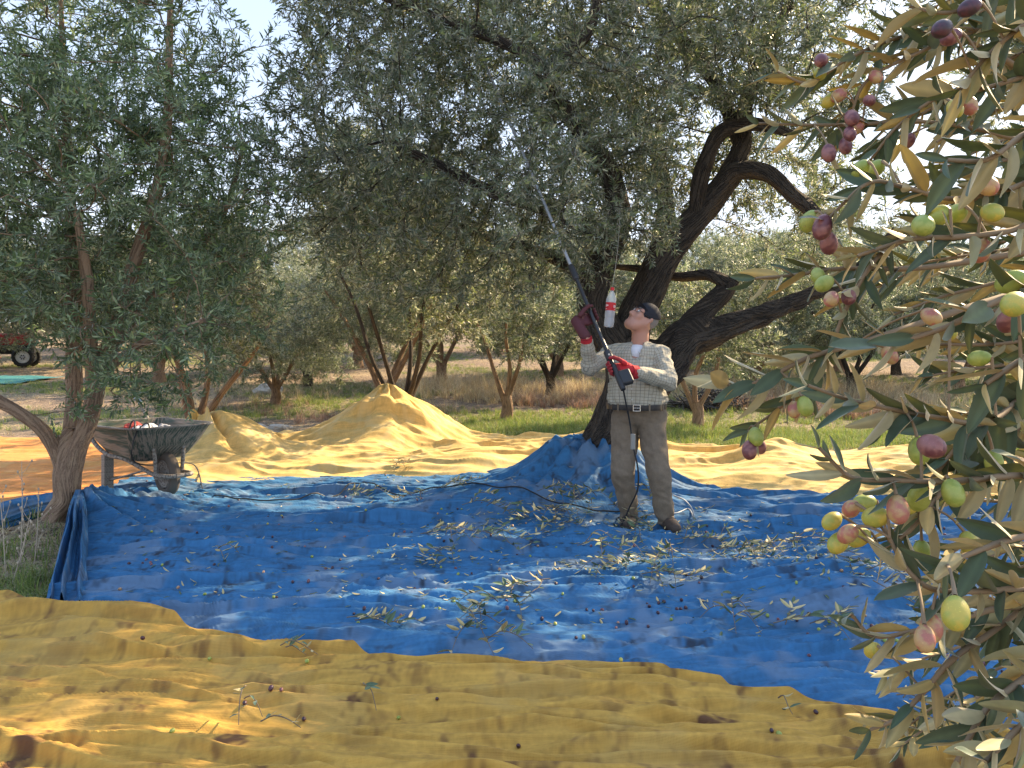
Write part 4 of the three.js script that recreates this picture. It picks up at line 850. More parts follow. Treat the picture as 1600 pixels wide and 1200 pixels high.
  const armR = [capsule(J.shR, J.elR, 0.072, 0.064), capsule(J.elR, rcuff, 0.062, 0.048)], armL = [capsule(J.shL, J.elL, 0.078, 0.072), capsule(J.elL, lcuff, 0.072, 0.047)];
  const waistY = J.pelvis.y + 0.068;
  const neckCut = capsule(J.chest.clone().lerp(J.neck, 0.5).addScaledVector(front, 0.125), H(0, -0.05, 0), 0.034, 0.078);
  const shirtF = (x, y, z) => {
    let d = 9; for (const b of torso) d = smin(d, b(x, y, z), 0.06);
    let a = 9; for (const b of armR) a = smin(a, b(x, y, z), 0.02); let c = 9; for (const b of armL) c = smin(c, b(x, y, z), 0.02);
    d = smin(d, a, 0.03); d = smin(d, c, 0.018);
    if (d > 0.06 || d < -0.06) return Math.max(d, waistY - y);
    const near = Math.exp(-Math.abs(y - waistY - 0.04) / 0.06);
    d += 0.012 * wr(x, y, z, 7, 1) + 0.009 * Math.abs(wr(x, y, z, 13, 4)) * 2 + 0.004 * wr(x, y, z, 30, 9) + near * 0.006 * N(x * 45, 1, z * 45) - near * 0.008;
    return Math.max(d, waistY - y, -neckCut(x, y, z));
  };
  const gS = isoMesh(shirtF, lo.clone().setY(waistY - 0.05), hi, 0.0105);
  // cloth coordinates: round the body, or along the sleeve
  function clothUV(g, bones) {
    const q = g.toNonIndexed(), P0 = q.attributes.position, out = new Float32Array(P0.count * 2), c = V();
    for (let t = 0; t < P0.count; t += 3) {
      c.set(0, 0, 0); for (let k = 0; k < 3; k++) c.add(V().fromBufferAttribute(P0, t + k)); c.multiplyScalar(1 / 3);
      let best = null, bd = 9; for (const b of bones) { const d = b.d(c.x, c.y, c.z); if (d < bd) { bd = d; best = b; } }
      const ax = best.b.clone().sub(best.a).normalize(), e1 = V().crossVectors(ax, front).normalize(), e2 = V().crossVectors(ax, e1).normalize();
      let a0 = null;
      for (let k = 0; k < 3; k++) { const v = V().fromBufferAttribute(P0, t + k).sub(best.a), s = v.dot(ax); let a = Math.atan2(v.dot(e1), v.dot(e2)); if (a0 === null) a0 = a; else if (a - a0 > Math.PI) a -= 2 * Math.PI; else if (a - a0 < -Math.PI) a += 2 * Math.PI; out[(t + k) * 2] = a * best.r; out[(t + k) * 2 + 1] = s; }
    }
    q.setAttribute('uv', new THREE.BufferAttribute(out, 2));
    return q;
  }
  const sb = [{ a: J.pelvis, b: J.neck, d: (x, y, z) => Math.min(...torso.map((f) => f(x, y, z))), r: 0.19 }, { a: J.shR, b: J.elR, d: armR[0], r: 0.072 }, { a: J.elR, b: J.wrR, d: armR[1], r: 0.055 }, { a: J.shL, b: J.elL, d: armL[0], r: 0.075 }, { a: J.elL, b: J.wrL, d: armL[1], r: 0.06 }];
  const plaid = colorTex(512, (u, v) => {
    const base = [0.42, 0.385, 0.30], n = 1 + 0.08 * tileN(u, v, 120, 301) + 0.06 * tileN(u, v, 12, 302);
    const lineAt = (t, m) => { const k = (t * 6) % 1; return k < 0.14 ? 1 : 0; }, alt = (t) => Math.floor(t * 6) % 2;
    let c = base.map((x) => x * n);
    const du = lineAt(u), dv = lineAt(v), ink = (col, w) => { c = c.map((x, k) => lerp(x, col[k], w)); };
    if (du) ink(alt(u) ? [0.05, 0.055, 0.06] : [0.16, 0.13, 0.08], 0.62);
    if (dv) ink(alt(v) ? [0.05, 0.055, 0.06] : [0.16, 0.13, 0.08], 0.62);
    return c;
  });
  const shirtMat = new THREE.MeshStandardMaterial({ map: withTex(plaid, 1 / 0.135, 1 / 0.135), roughness: 0.9, side: THREE.DoubleSide });
  const shirt = put('shirt', clothUV(gS, sb), shirtMat);
  const inShirt = (g, m, n) => part(n, g, m, shirt);
  // collar: two flaps round the neck opening, standing off it
  for (const s of [-1, 1]) {
    const pos = [], uv = [], idx = [], nu = 20, nv = 6, nc = mix(J.neck, J.chest, 0.08);
    for (let j = 0; j <= nv; j++) for (let i = 0; i <= nu; i++) { const a = lerp(0.12, Math.PI, i / nu), t = j / nv, rr = 0.070 + 0.028 * t, low = 0.045 * Math.pow(Math.max(0, Math.cos(a)), 1.2); const q = nc.clone().addScaledVector(across, s * Math.sin(a) * rr).addScaledVector(front, Math.cos(a) * rr * 1.02 + 0.012).add(V(0, 0.028 - t * 0.05 - low * (0.6 + 0.7 * t), 0)); pos.push(q.x, q.y, q.z); uv.push(a * 0.07, t * 0.05); }
    for (let j = 0; j < nv; j++) for (let i = 0; i < nu; i++) { const a = j * (nu + 1) + i; idx.push(a, a + 1, a + nu + 1, a + 1, a + nu + 2, a + nu + 1); }
    inShirt(geo(pos, uv, idx), shirtMat, 'collar');
  }
  // undershirt showing in the open neck
  put('undershirt', isoMesh(ell(J.chest.clone().lerp(J.neck, 0.5).addScaledVector(front, 0.018), across, upv, front, 0.09, 0.085, 0.092), J.neck.clone().add(V(-0.16, -0.25, -0.16)), J.neck.clone().add(V(0.16, 0.06, 0.2)), 0.008), mat(0.72, 0.72, 0.74, 0.9));
  for (let k = 0; k < 5; k++) { const y = lerp(J.chest.y + 0.07, waistY + 0.06, k / 4); let f = 0.05; const c = J.chest.clone().lerp(J.belly, k / 4).setY(y); while (f < 0.3 && shirtF(c.x + front.x * f, y, c.z + front.z * f) < 0) f += 0.003; inShirt(new THREE.CylinderGeometry(0.006, 0.006, 0.003, 12).rotateX(Math.PI / 2).applyQuaternion(new THREE.Quaternion().setFromUnitVectors(V(0, 0, 1), front)).translate(c.x + front.x * (f + 0.001), y, c.z + front.z * (f + 0.001)), mat(0.5, 0.48, 0.42, 0.4), 'button'); }
  // breast pocket, a sewn flap that follows the chest
  {
    const pos = [], uv = [], idx = [], n = 12, c0 = J.chest.clone().addScaledVector(across, 0.095).add(V(0, 0.02, 0));
    for (let j = 0; j <= n; j++) for (let i = 0; i <= n; i++) { const q = c0.clone().addScaledVector(across, (i / n - 0.5) * 0.11).add(V(0, (j / n - 0.5) * 0.12, 0)); let f = 0; while (f < 0.3 && shirtF(q.x + front.x * f, q.y, q.z + front.z * f) < 0) f += 0.003; q.addScaledVector(front, f + 0.002); pos.push(q.x, q.y, q.z); uv.push(i / n * 0.11 + 0.03, j / n * 0.12 + 0.02); }
    for (let j = 0; j < n; j++) for (let i = 0; i < n; i++) { const a = j * (n + 1) + i; idx.push(a, a + 1, a + n + 1, a + 1, a + n + 2, a + n + 1); }
    inShirt(geo(pos, uv, idx), shirtMat, 'pocket');
  }
  // ---- trousers
  const legB = [ell(J.pelvis.clone().add(V(0, 0.03, 0)), across, upv, front, 0.188, 0.115, 0.148), capsule(J.hipR, J.knR, 0.108, 0.084), capsule(J.knR, J.anR.clone().add(V(0, 0.0, 0)), 0.086, 0.07), capsule(J.hipL, J.knL, 0.108, 0.084), capsule(J.knL, J.anL.clone().add(V(0, 0.0, 0)), 0.086, 0.07)];
  const trouF = (x, y, z) => {
    let a = smin(legB[1](x, y, z), legB[2](x, y, z), 0.03), b = smin(legB[3](x, y, z), legB[4](x, y, z), 0.03);
    let d = smin(Math.min(a, b), legB[0](x, y, z), 0.05);
    if (d > 0.06 || d < -0.06) return Math.max(d, y - waistY - 0.012);
    const lowk = smooth(0.45, 0.1, y);
    d += 0.012 * wr(x, y, z, 6, 11) + (0.013 + 0.012 * lowk) * Math.abs(N(x * 8 + 3, y * 15 + x * 6, z * 8)) + 0.003 * wr(x, y * 1.5, z, 24, 17);
    return Math.max(d, y - waistY - 0.012, 0.045 - y + blueH(J.anL.x, J.anL.z));
  };
  const trouTex = colorTex(512, (u, v) => { const n = 1 + 0.10 * tileN(u, v, 160, 311) + 0.14 * tileN(u, v, 7, 312) + 0.1 * tileN(u, v, 22, 313); return [0.20 * n, 0.152 * n, 0.105 * n]; });
  const trouMat = new THREE.MeshStandardMaterial({ map: withTex(trouTex, 3, 3), bumpMap: withTex(weave, 14, 14), bumpScale: 0.0006, roughness: 0.92, side: THREE.DoubleSide });
  const tb = [{ a: J.pelvis.clone().add(V(0, -0.2, 0)), b: J.neck, d: legB[0], r: 0.18 }, { a: J.hipR, b: J.knR, d: legB[1], r: 0.1 }, { a: J.knR, b: J.anR, d: legB[2], r: 0.09 }, { a: J.hipL, b: J.knL, d: legB[3], r: 0.1 }, { a: J.knL, b: J.anL, d: legB[4], r: 0.09 }];
  const trousers = put('trousers', clothUV(isoMesh(trouF, V(lo.x, -0.05, lo.z), V(hi.x, waistY + 0.06, hi.z), 0.0105), tb), trouMat);
  // belt on the waistband
  {
    const pos = [], uv = [], idx = [], n = 90, cen = J.pelvis.clone().setY(waistY);
    for (let i = 0; i <= n; i++) {
      const a = i / n * Math.PI * 2, dir = across.clone().multiplyScalar(Math.cos(a)).addScaledVector(front, Math.sin(a)); let r = 0.05;
      while (r < 0.32 && Math.min(trouF(cen.x + dir.x * r, waistY - 0.012, cen.z + dir.z * r), shirtF(cen.x + dir.x * r, waistY + 0.01, cen.z + dir.z * r)) < 0) r += 0.003;
      for (const [dy, dr] of [[-0.021, 0.0], [-0.019, 0.006], [0.019, 0.006], [0.021, 0.0]]) { pos.push(cen.x + dir.x * (r + dr), waistY + dy, cen.z + dir.z * (r + dr)); uv.push(a, dy); }
    }
    for (let i = 0; i < n; i++) for (let j = 0; j < 3; j++) { const a = i * 4 + j; idx.push(a, a + 1, a + 4, a + 1, a + 5, a + 4); }
    const belt = put('belt', geo(pos, uv, idx), mat(0.014, 0.012, 0.012, 0.45));
    let r = 0.05; const q = V(); const fdir = front.clone().addScaledVector(across, 0.1).normalize(); while (r < 0.3 && Math.min(trouF(cen.x + fdir.x * r, waistY - 0.012, cen.z + fdir.z * r), shirtF(cen.x + fdir.x * r, waistY + 0.01, cen.z + fdir.z * r)) < 0) r += 0.003;
    const qq = new THREE.Quaternion().setFromUnitVectors(V(0, 0, 1), fdir), c = cen.clone().addScaledVector(fdir, r + 0.009);
    const bl = (x0, y0, w, h) => new RoundedBoxGeometry(w, h, 0.006, 2, 0.002).translate(x0, y0, 0);
    part('buckle', mergeGeometries([bl(-0.024, 0, 0.006, 0.046), bl(0.024, 0, 0.006, 0.046), bl(0, 0.021, 0.05, 0.006), bl(0, -0.021, 0.05, 0.006), bl(0.002, 0, 0.045, 0.005)]).applyQuaternion(qq).translate(c.x, c.y, c.z), mat(0.6, 0.6, 0.58, 0.25, { metalness: 0.9 }), belt);
    for (const k of [-0.5, 0.5, 1.2, -1.2]) { const dd = front.clone().applyAxisAngle(upv, k); let rr = 0.05; while (rr < 0.32 && Math.min(trouF(cen.x + dd.x * rr, waistY - 0.012, cen.z + dd.z * rr), shirtF(cen.x + dd.x * rr, waistY + 0.01, cen.z + dd.z * rr)) < 0) rr += 0.003; const g = new RoundedBoxGeometry(0.012, 0.055, 0.006, 2, 0.002).applyQuaternion(new THREE.Quaternion().setFromUnitVectors(V(0, 0, 1), dd)).translate(cen.x + dd.x * (rr + 0.008), waistY, cen.z + dd.z * (rr + 0.008)); part('belt_loop', g, trouMat, trousers); }
  }
  // ---- boots
  for (const [an, dirv] of [[J.anR, V(-0.35, 0, 0.9)], [J.anL, V(0.12, 0, 1)]]) {
    const d = dirv.normalize(), gy = blueH(an.x, an.z) + 0.012, h = an.clone().setY(gy + 0.045), toe = h.clone().addScaledVector(d, 0.17);
    const sd = V(d.z, 0, -d.x);
    const b1 = capsule(h.clone().addScaledVector(d, -0.055), h.clone().addScaledVector(d, 0.08), 0.042, 0.046), b2 = capsule(h.clone().addScaledVector(d, 0.06), toe, 0.05, 0.043), b3 = capsule(h.clone().addScaledVector(d, -0.015), h.clone().add(V(0, 0.09, 0)), 0.045, 0.048), b4 = capsule(h.clone().addScaledVector(d, -0.055), h.clone().addScaledVector(d, 0.08), 0.046, 0.05), b5 = capsule(h.clone().addScaledVector(d, 0.06), toe, 0.053, 0.046);
    const f = (x, y, z) => { let q = smin(b1(x, y, z), b2(x, y, z), 0.03); q = smin(q, b3(x, y, z), 0.03); q += 0.002 * N(x * 60, y * 60, z * 60); return Math.max(q, gy + 0.014 - y); };
    const boot = put('boot', isoMesh(f, h.clone().add(V(-0.26, -0.1, -0.26)), h.clone().add(V(0.26, 0.2, 0.3)), 0.007), mat(0.075, 0.05, 0.036, 0.75));
    const f2 = (x, y, z) => Math.max(smin(b4(x, y, z), b5(x, y, z), 0.03), Math.abs(y - gy - 0.004) - 0.012);
    part('sole', isoMesh(f2, h.clone().add(V(-0.26, -0.08, -0.26)), h.clone().add(V(0.26, 0.06, 0.3)), 0.006), mat(0.035, 0.03, 0.027, 0.9), boot);
    part('lace', mergeGeometries([0.045, 0.068, 0.09].map((k) => { const c = h.clone().addScaledVector(d, k); let y = 0.12; while (y > 0 && f(c.x, gy + y, c.z) > 0) y -= 0.003; return tube([c.clone().setY(gy + y - 0.006).addScaledVector(sd, -0.028), c.clone().setY(gy + y + 0.004), c.clone().setY(gy + y - 0.006).addScaledVector(sd, 0.028)], 0.0028, 6, 0.01); })), mat(0.12, 0.09, 0.06, 0.9), boot);
  }
  // ---- the pole he holds: a cordless-drill-like motor grip, dark tube, bright upper tube, comb head
  const pb = p(974, 609, 5.12), pt = p(742, 62, 6.9), ax = pt.clone().sub(pb).normalize(), along = (px) => { const t = clamp((974 - px) / (974 - 742), 0, 1); return pb.clone().lerp(pt, t); };
  const tool = thing('harvesting_pole', 'long dark harvesting pole with silver upper tube held up into the crown', 'pole', pb);
  const loc = (v) => v.clone().sub(pb);
  const L = pb.distanceTo(pt), tip = (s) => loc(pb.clone().addScaledVector(ax, s));
  part('grip', sweep([tip(0), tip(0.04), tip(0.1), tip(0.2)], [0.017, 0.021, 0.019, 0.02], { step: 0.006, radial: 16 }), mat(0.02, 0.02, 0.022, 0.55), tool);
  const tq = new THREE.Quaternion().setFromUnitVectors(V(0, 1, 0), ax);
  const sideways = V(1, 0, 0).addScaledVector(ax, -ax.x).normalize(), boxQ = new THREE.Quaternion().setFromRotationMatrix(new THREE.Matrix4().makeBasis(sideways, ax, V().crossVectors(sideways, ax)));
  part('trigger_box', new RoundedBoxGeometry(0.085, 0.11, 0.05, 4, 0.015).applyQuaternion(boxQ).translate(...tip(0.085).addScaledVector(sideways, 0.048).toArray()), mat(0.022, 0.022, 0.024, 0.5), tool);
  part('collar', sweep([tip(0.24), tip(0.25), tip(0.31), tip(0.32)], [0.02, 0.028, 0.028, 0.02], { step: 0.006, radial: 18 }), mat(0.025, 0.025, 0.03, 0.5), tool);
  part('clamp_bolt', new THREE.CylinderGeometry(0.006, 0.006, 0.02, 10).rotateX(Math.PI / 2).translate(...tip(0.29).add(V(0, 0, 0.03)).toArray()), mat(0.6, 0.6, 0.6, 0.3, { metalness: 0.8 }), tool);
  part('lower_tube', sweep([tip(0.18), tip(0.6), tip(0.98)], [0.0145, 0.0145, 0.0145], { step: 0.05, radial: 20 }), mat(0.022, 0.020, 0.020, 0.3), tool);
  part('joint_sleeve', sweep([tip(0.95), tip(0.97), tip(1.07), tip(1.09)], [0.018, 0.025, 0.024, 0.016], { step: 0.008, radial: 18 }), mat(0.03, 0.03, 0.033, 0.5), tool);
  part('upper_tube', sweep([tip(1.05), tip(1.7), tip(L)], [0.0125, 0.0125, 0.0125], { step: 0.06, radial: 16 }), mat(0.5, 0.5, 0.52, 0.35, { metalness: 0.55 }), tool);
  const head = part('comb_head', new RoundedBoxGeometry(0.09, 0.14, 0.07, 3, 0.02).applyQuaternion(boxQ).translate(...tip(L + 0.03).toArray()), mat(0.04, 0.04, 0.045, 0.5), tool);
  for (let k = -3; k <= 3; k++) part('tine', sweep([tip(L + 0.08).addScaledVector(sideways, k * 0.012), tip(L + 0.2).addScaledVector(sideways, k * 0.035), tip(L + 0.36).addScaledVector(sideways, k * 0.042)], [0.004, 0.004, 0.0025], { step: 0.03, radial: 7 }), mat(0.5, 0.06, 0.04, 0.5), head);
  // ---- gloved hands closed round the pole
  function glove(name, s0, wrist, grip, palmSide, red, dark, label, cuffFrom) {
    const c = pb.clone().addScaledVector(ax, s0), toWrist = wrist.clone().sub(c); const n1 = toWrist.clone().addScaledVector(ax, -toWrist.dot(ax)).normalize(), n2 = V().crossVectors(ax, n1).multiplyScalar(palmSide);
    const ringP = (ang, h, r) => c.clone().addScaledVector(ax, h).addScaledVector(n1, Math.cos(ang) * r).addScaledVector(n2, Math.sin(ang) * r);
    const bones = [];
    for (let k = 0; k < 4; k++) {   // fingers curl round: knuckle on the far side of the palm, then round the tube
      const h = 0.038 - k * 0.024, len = [0.95, 1.05, 1, 0.82][k], r = grip + 0.013;
      const a = [0.55, 1.45, 2.45, 2.45 + 0.9 * len].map((q, i) => ringP(q, h + 0.002 * i, r + (i === 0 ? 0.012 : 0)));
      bones.push(capsule(a[0], a[1], 0.0135, 0.0125), capsule(a[1], a[2], 0.0122, 0.0112), capsule(a[2], a[3], 0.011, 0.0098));
    }
    const palm = [0, 1, 2, 3].map((k) => capsule(ringP(0.55, 0.038 - k * 0.024, grip + 0.026), ringP(0.05, 0.026 - k * 0.015, grip + 0.085), 0.015, 0.019));
    const thumb = [ringP(-0.35, 0.02, grip + 0.065), ringP(-0.75, 0.05, grip + 0.03), ringP(-1.5, 0.064, grip + 0.016), ringP(-2.3, 0.066, grip + 0.014)];
    const tb2 = [capsule(thumb[0], thumb[1], 0.018, 0.0145), capsule(thumb[1], thumb[2], 0.014, 0.0125), capsule(thumb[2], thumb[3], 0.0122, 0.0105)];
    const cuff = capsule(ringP(0.03, 0, grip + 0.1), mix(ringP(0, 0, grip + 0.1), wrist, 0.9), 0.036, 0.038);
    const fingF = (x, y, z) => { let d = 9; for (let k = 0; k < 4; k++) { let q = 9; for (let i = 0; i < 3; i++) q = smin(q, bones[k * 3 + i](x, y, z), 0.006); d = smin(d, q, 0.0035); } let t = 9; for (const b of tb2) t = smin(t, b(x, y, z), 0.006); return Math.min(d, t); };
    const palmF = (x, y, z) => { let d = 9; for (const b of palm) d = smin(d, b(x, y, z), 0.016); return smin(d, cuff(x, y, z), 0.02); };
    const all = (x, y, z) => smin(fingF(x, y, z), palmF(x, y, z), 0.008) + 0.0012 * N(x * 120, y * 120, z * 120);
    const box = [c.clone(), wrist.clone()], l = V(1e9, 1e9, 1e9), u = V(-1e9, -1e9, -1e9); for (const q of box) { l.min(q); u.max(q); }
    l.addScalar(-0.12); u.addScalar(0.12);
    const g = isoMesh(all, l, u, 0.0036).toNonIndexed(), q = g.attributes.position, fi = [], ri = [];
    for (let i = 0; i < q.count; i += 3) { const x = (q.getX(i) + q.getX(i + 1) + q.getX(i + 2)) / 3, y = (q.getY(i) + q.getY(i + 1) + q.getY(i + 2)) / 3, z = (q.getZ(i) + q.getZ(i + 1) + q.getZ(i + 2)) / 3; const dd = V(x, y, z).sub(c), back = dd.dot(n1) - grip - 0.02; (back < 0.012 ? fi : ri).push(i, i + 1, i + 2); }
    const sub = (list) => { const s = new THREE.BufferGeometry(); for (const a of ['position', 'normal', 'uv']) { const A = g.attributes[a], w = A.itemSize, o = new Float32Array(list.length * w); list.forEach((i, k) => { for (let j = 0; j < w; j++) o[k * w + j] = A.array[i * w + j]; }); s.setAttribute(a, new THREE.BufferAttribute(o, w)); } return s; };
    const gl2 = put('glove', sub(ri), red); gl2.userData.label = label;
    part('glove_fingers', sub(fi), dark, gl2);
  }
  const redKnit = mat(0.52, 0.022, 0.03, 0.85, { bumpMap: withTex(weave, 40, 40), bumpScale: 0.001 }), redDark = mat(0.30, 0.022, 0.028, 0.8), blackGlove = mat(0.09, 0.02, 0.024, 0.75);
  glove('glove', 0.175, J.wrL, 0.02, 1, redKnit, redDark, 'red glove on the lower hand');
  glove('glove', 0.62, J.wrR, 0.02, -1, blackGlove, blackGlove, 'dark glove with red cuff on the raised hand');
  put('glove_cuff', sweep([mix(J.elR, J.wrR, 0.88), mix(J.elR, J.wrR, 1.02)], [0.043, 0.04], { step: 0.006, radial: 24, rough: (a) => 1 + 0.03 * Math.sin(a * 16) }), redKnit);
  put('glove_cuff', sweep([mix(J.elL, J.wrL, 0.92), mix(J.elL, J.wrL, 1.08)], [0.047, 0.042], { step: 0.006, radial: 24, rough: (a) => 1 + 0.03 * Math.sin(a * 16) }), redKnit);
  // ---- lead from the pole to the ground, with its plug, and the pale loop beyond his boot
  const g1 = G(966, 832); g1.y = blueH(g1.x, g1.z) + 0.02;
  const leadPts = [pb.clone(), p(978, 630, 5.2), p(984, 660, 5.3), p(989, 695, 5.32), p(997, 735, 5.34), p(996, 765, 5.36), p(984, 792, 5.42), p(972, 818, 5.5), g1, G(950, 838).setY(0.05)];
  const lead = thing('pole_lead', 'black lead hanging from the pole down between the legs of the man', 'cable', leadPts[0]);
  part('cable', sweep(leadPts.map((q) => q.clone().sub(pb)), [0.006, 0.006], { step: 0.012, radial: 8 }), mat(0.014, 0.014, 0.016, 0.5), lead);
  part('plug_box', new RoundedBoxGeometry(0.032, 0.11, 0.026, 3, 0.008).translate(...p(989, 690, 5.31).sub(pb).toArray()), mat(0.25, 0.235, 0.21, 0.6), lead);
  const onNet = (a, b, h = 0.02) => { const q = G(a, b); q.y = blueH(q.x, q.z) + h; return q; };
  single('grey_lead', sweep([p(1052, 774, 5.75), p(1070, 782, 5.72), p(1082, 797, 5.7), p(1084, 810, 5.7), onNet(1074, 822, 0.03), onNet(1056, 827), onNet(1020, 829)], [0.006, 0.006], { step: 0.01, radial: 8 }), mat(0.36, 0.37, 0.38, 0.5), 'pale grey lead looping on the net beside the right boot', 'cable');
}


// ---------------------------------------------------------------- grass, straw, stones
function tuftGeometry(seed, blades, h, lean, w, cols) {
  const r = rng(seed), A = arrays();
  for (let i = 0; i < blades; i++) {
    const a = r() * 6.28, o = V((r() - 0.5) * 0.1, 0, (r() - 0.5) * 0.1), l = h * (0.5 + 0.7 * r()), out = V(Math.cos(a), 0, Math.sin(a)), sd = V(-Math.sin(a), 0, Math.cos(a)), k = lean * (0.4 + r()), c = cols[Math.floor(r() * cols.length)], m = 0.75 + 0.5 * r(), b = A.pos.length / 3, n = 3;
    for (let j = 0; j <= n; j++) { const t = j / n, q = o.clone().addScaledVector(out, k * t * t * l).add(V(0, l * t * (1 - 0.3 * k * t), 0)), ww = w * (1 - 0.9 * t) * (0.7 + 0.6 * r()); for (const s of [-1, 1]) { A.pos.push(q.x + sd.x * ww * s, q.y, q.z + sd.z * ww * s); A.uv.push(0, t); A.col.push(...c.map((x) => x * m)); } }
    for (let j = 0; j < n; j++) { const q = b + j * 2; A.idx.push(q, q + 1, q + 2, q + 1, q + 3, q + 2); }
  }
  return fromArrays(A);
}
const grassMat = new THREE.MeshPhysicalMaterial({ vertexColors: true, roughness: 1, transmission: 0.45, thickness: 0, side: THREE.DoubleSide });
const greens = [[0.19, 0.26, 0.04], [0.26, 0.31, 0.055], [0.14, 0.21, 0.035], [0.36, 0.34, 0.09]], straws = [[0.58, 0.47, 0.26], [0.50, 0.39, 0.20], [0.64, 0.54, 0.33], [0.42, 0.30, 0.16]], rusts = [[0.36, 0.20, 0.12], [0.30, 0.16, 0.10], [0.45, 0.30, 0.19], [0.24, 0.16, 0.10]];
function scatter(name, label, category, geos, spots, material) {   // one mass: nobody could count it
  const root = new THREE.Group(); root.name = numbered(name); scene.add(root); tag(root, label, category, null, 'stuff');
  const q = new THREE.Quaternion(), m = new THREE.Matrix4();
  geos.forEach((g, k) => {
    const mine = spots.filter((_, i) => i % geos.length === k), im = new THREE.InstancedMesh(g, material, mine.length);
    mine.forEach((s, i) => { q.setFromAxisAngle(V(0, 1, 0), s.turn); im.setMatrixAt(i, m.compose(V(s.x, s.y, s.z), q, V(s.s, s.s * (s.h ?? 1), s.s))); const t = s.t ?? 1; im.setColorAt(i, rgb(t, t, t)); });
    im.name = 'blades'; im.castShadow = im.receiveShadow = true; im.userData.kind = 'stuff'; root.add(im);
  });
}
const outside = (x, z) => { const d = -z; if (x < -2.4 && d < 6.3 && d > 3.4 && x / d < -0.585 - 0.03 * (5 - d)) return true; if (d < 9.2) return false; const px = 800 + x / d * FOCAL; return d > (px < 1000 ? 11.6 : 9.9); };
{
  const r = rng(611), g = [], s = [], tall = [], rust = [];
  for (let i = 0; i < 90000 && g.length < 15000; i++) {
    const d = 3.4 + 38 * Math.pow(r(), 1.3), x = (r() * 2 - 1) * (d * 0.78 + 1), z = -d;
    if (!outside(x, z)) continue;
    const near = d < 7, gr = near ? 0.35 : greenAt(x, z), st = strawAt(x, z);
    if (r() < gr * 0.85) g.push({ x, y: groundHeight(x, z), z, turn: r() * 6.28, s: 0.6 + 0.7 * r(), t: 0.8 + 0.4 * r() });
    else if (r() < 0.10 + 0.3 * st && s.length < 7000) s.push({ x, y: groundHeight(x, z), z, turn: r() * 6.28, s: 0.5 + 0.6 * r(), t: 0.8 + 0.4 * r() });
  }
  const patch = (list, px, d, rx, rz, n, s0, s1) => { const c = onGround(px, d); for (let i = 0; i < n; i++) { const a = r() * 6.28, k = Math.sqrt(r()), x = c.x + Math.cos(a) * k * rx, z = c.z + Math.sin(a) * k * rz; if (outside(x, z)) list.push({ x, y: groundHeight(x, z) - 0.02, z, turn: r() * 6.28, s: lerp(s0, s1, r()), t: 0.8 + 0.4 * r() }); } };
  patch(tall, 720, 20, 2.2, 2, 300, 0.8, 1.4); patch(tall, 830, 18, 1.8, 1.5, 240, 0.7, 1.2); patch(tall, 1000, 19, 2.5, 2, 220, 0.8, 1.3); patch(tall, 665, 15.5, 0.6, 0.5, 50, 0.6, 1.0); patch(tall, 1250, 19, 3, 2.5, 380, 0.8, 1.4); patch(tall, 330, 18, 3, 2, 200, 0.5, 0.9); patch(tall, 280, 11.9, 0.4, 0.25, 28, 0.6, 1.0); patch(tall, 1500, 17, 3, 2.5, 300, 0.7, 1.2); patch(tall, 560, 20, 2.4, 1.5, 90, 0.5, 0.9);
  patch(rust, 895, 17, 1.5, 1.0, 130, 0.6, 1.1); patch(rust, 1180, 16.5, 1.6, 1.0, 110, 0.6, 1.1); patch(rust, 520, 14.5, 0.9, 0.7, 40, 0.4, 0.8); patch(rust, 1330, 15, 1.4, 0.8, 160, 0.6, 1.0); patch(rust, 420, 16, 1.5, 0.9, 50, 0.3, 0.7);
  patch(g, 230, 12.6, 1.7, 0.6, 420, 1.2, 2.2); patch(g, 930, 12.6, 1.8, 1.2, 500, 1.0, 1.9); patch(g, 1150, 12, 2.4, 1.6, 900, 0.7, 1.4); patch(g, 1420, 11.5, 2.6, 1.6, 800, 0.7, 1.5); patch(g, 800, 13.6, 1.6, 0.8, 420, 0.6, 1.3);
  const gx = P(40, 925, 4.4); for (let i = 0; i < 130; i++) { const x = gx.x + (r() - 0.6) * 0.75, z = gx.z + (r() - 0.5) * 0.8; if (outside(x, z)) g.push({ x, y: groundHeight(x, z), z, turn: r() * 6.28, s: 0.5 + 0.5 * r(), t: 1 }); }
  scatter('green_grass', 'green grass growing in patches on the earth of the grove', 'grass', [tuftGeometry(1, 14, 0.11, 0.6, 0.0035, greens), tuftGeometry(2, 16, 0.09, 0.9, 0.004, greens), tuftGeometry(3, 12, 0.14, 0.5, 0.0035, greens)], g, grassMat);
  scatter('short_straw', 'short dry straw littering the brown earth', 'grass', [tuftGeometry(4, 9, 0.12, 1.4, 0.003, straws), tuftGeometry(5, 8, 0.07, 1.9, 0.0035, straws)], s, grassMat);
  scatter('tall_dry_grass', 'tall pale dry grass standing among the far trees', 'grass', [tuftGeometry(6, 16, 0.42, 0.95, 0.004, straws), tuftGeometry(7, 13, 0.55, 0.75, 0.004, straws), tuftGeometry(17, 12, 0.35, 1.3, 0.004, straws)], tall, grassMat);
  scatter('rusty_weeds', 'rusty brown weeds at the edge of the far grass', 'weeds', [tuftGeometry(8, 18, 0.36, 1.1, 0.005, rusts), tuftGeometry(9, 15, 0.48, 0.9, 0.005, rusts)], rust, grassMat);
  // loose clods and fallen leaves on the bare earth
  const clods = []; for (let i = 0; i < 7000; i++) { const d = 3.4 + 22 * Math.pow(r(), 1.4), x = (r() * 2 - 1) * (d * 0.78 + 1); if (outside(x, -d)) clods.push({ x, y: groundHeight(x, -d), z: -d, turn: r() * 6.28, s: 0.008 + 0.03 * r() * r(), h: 0.7, t: 0.7 + 0.6 * r() }); }
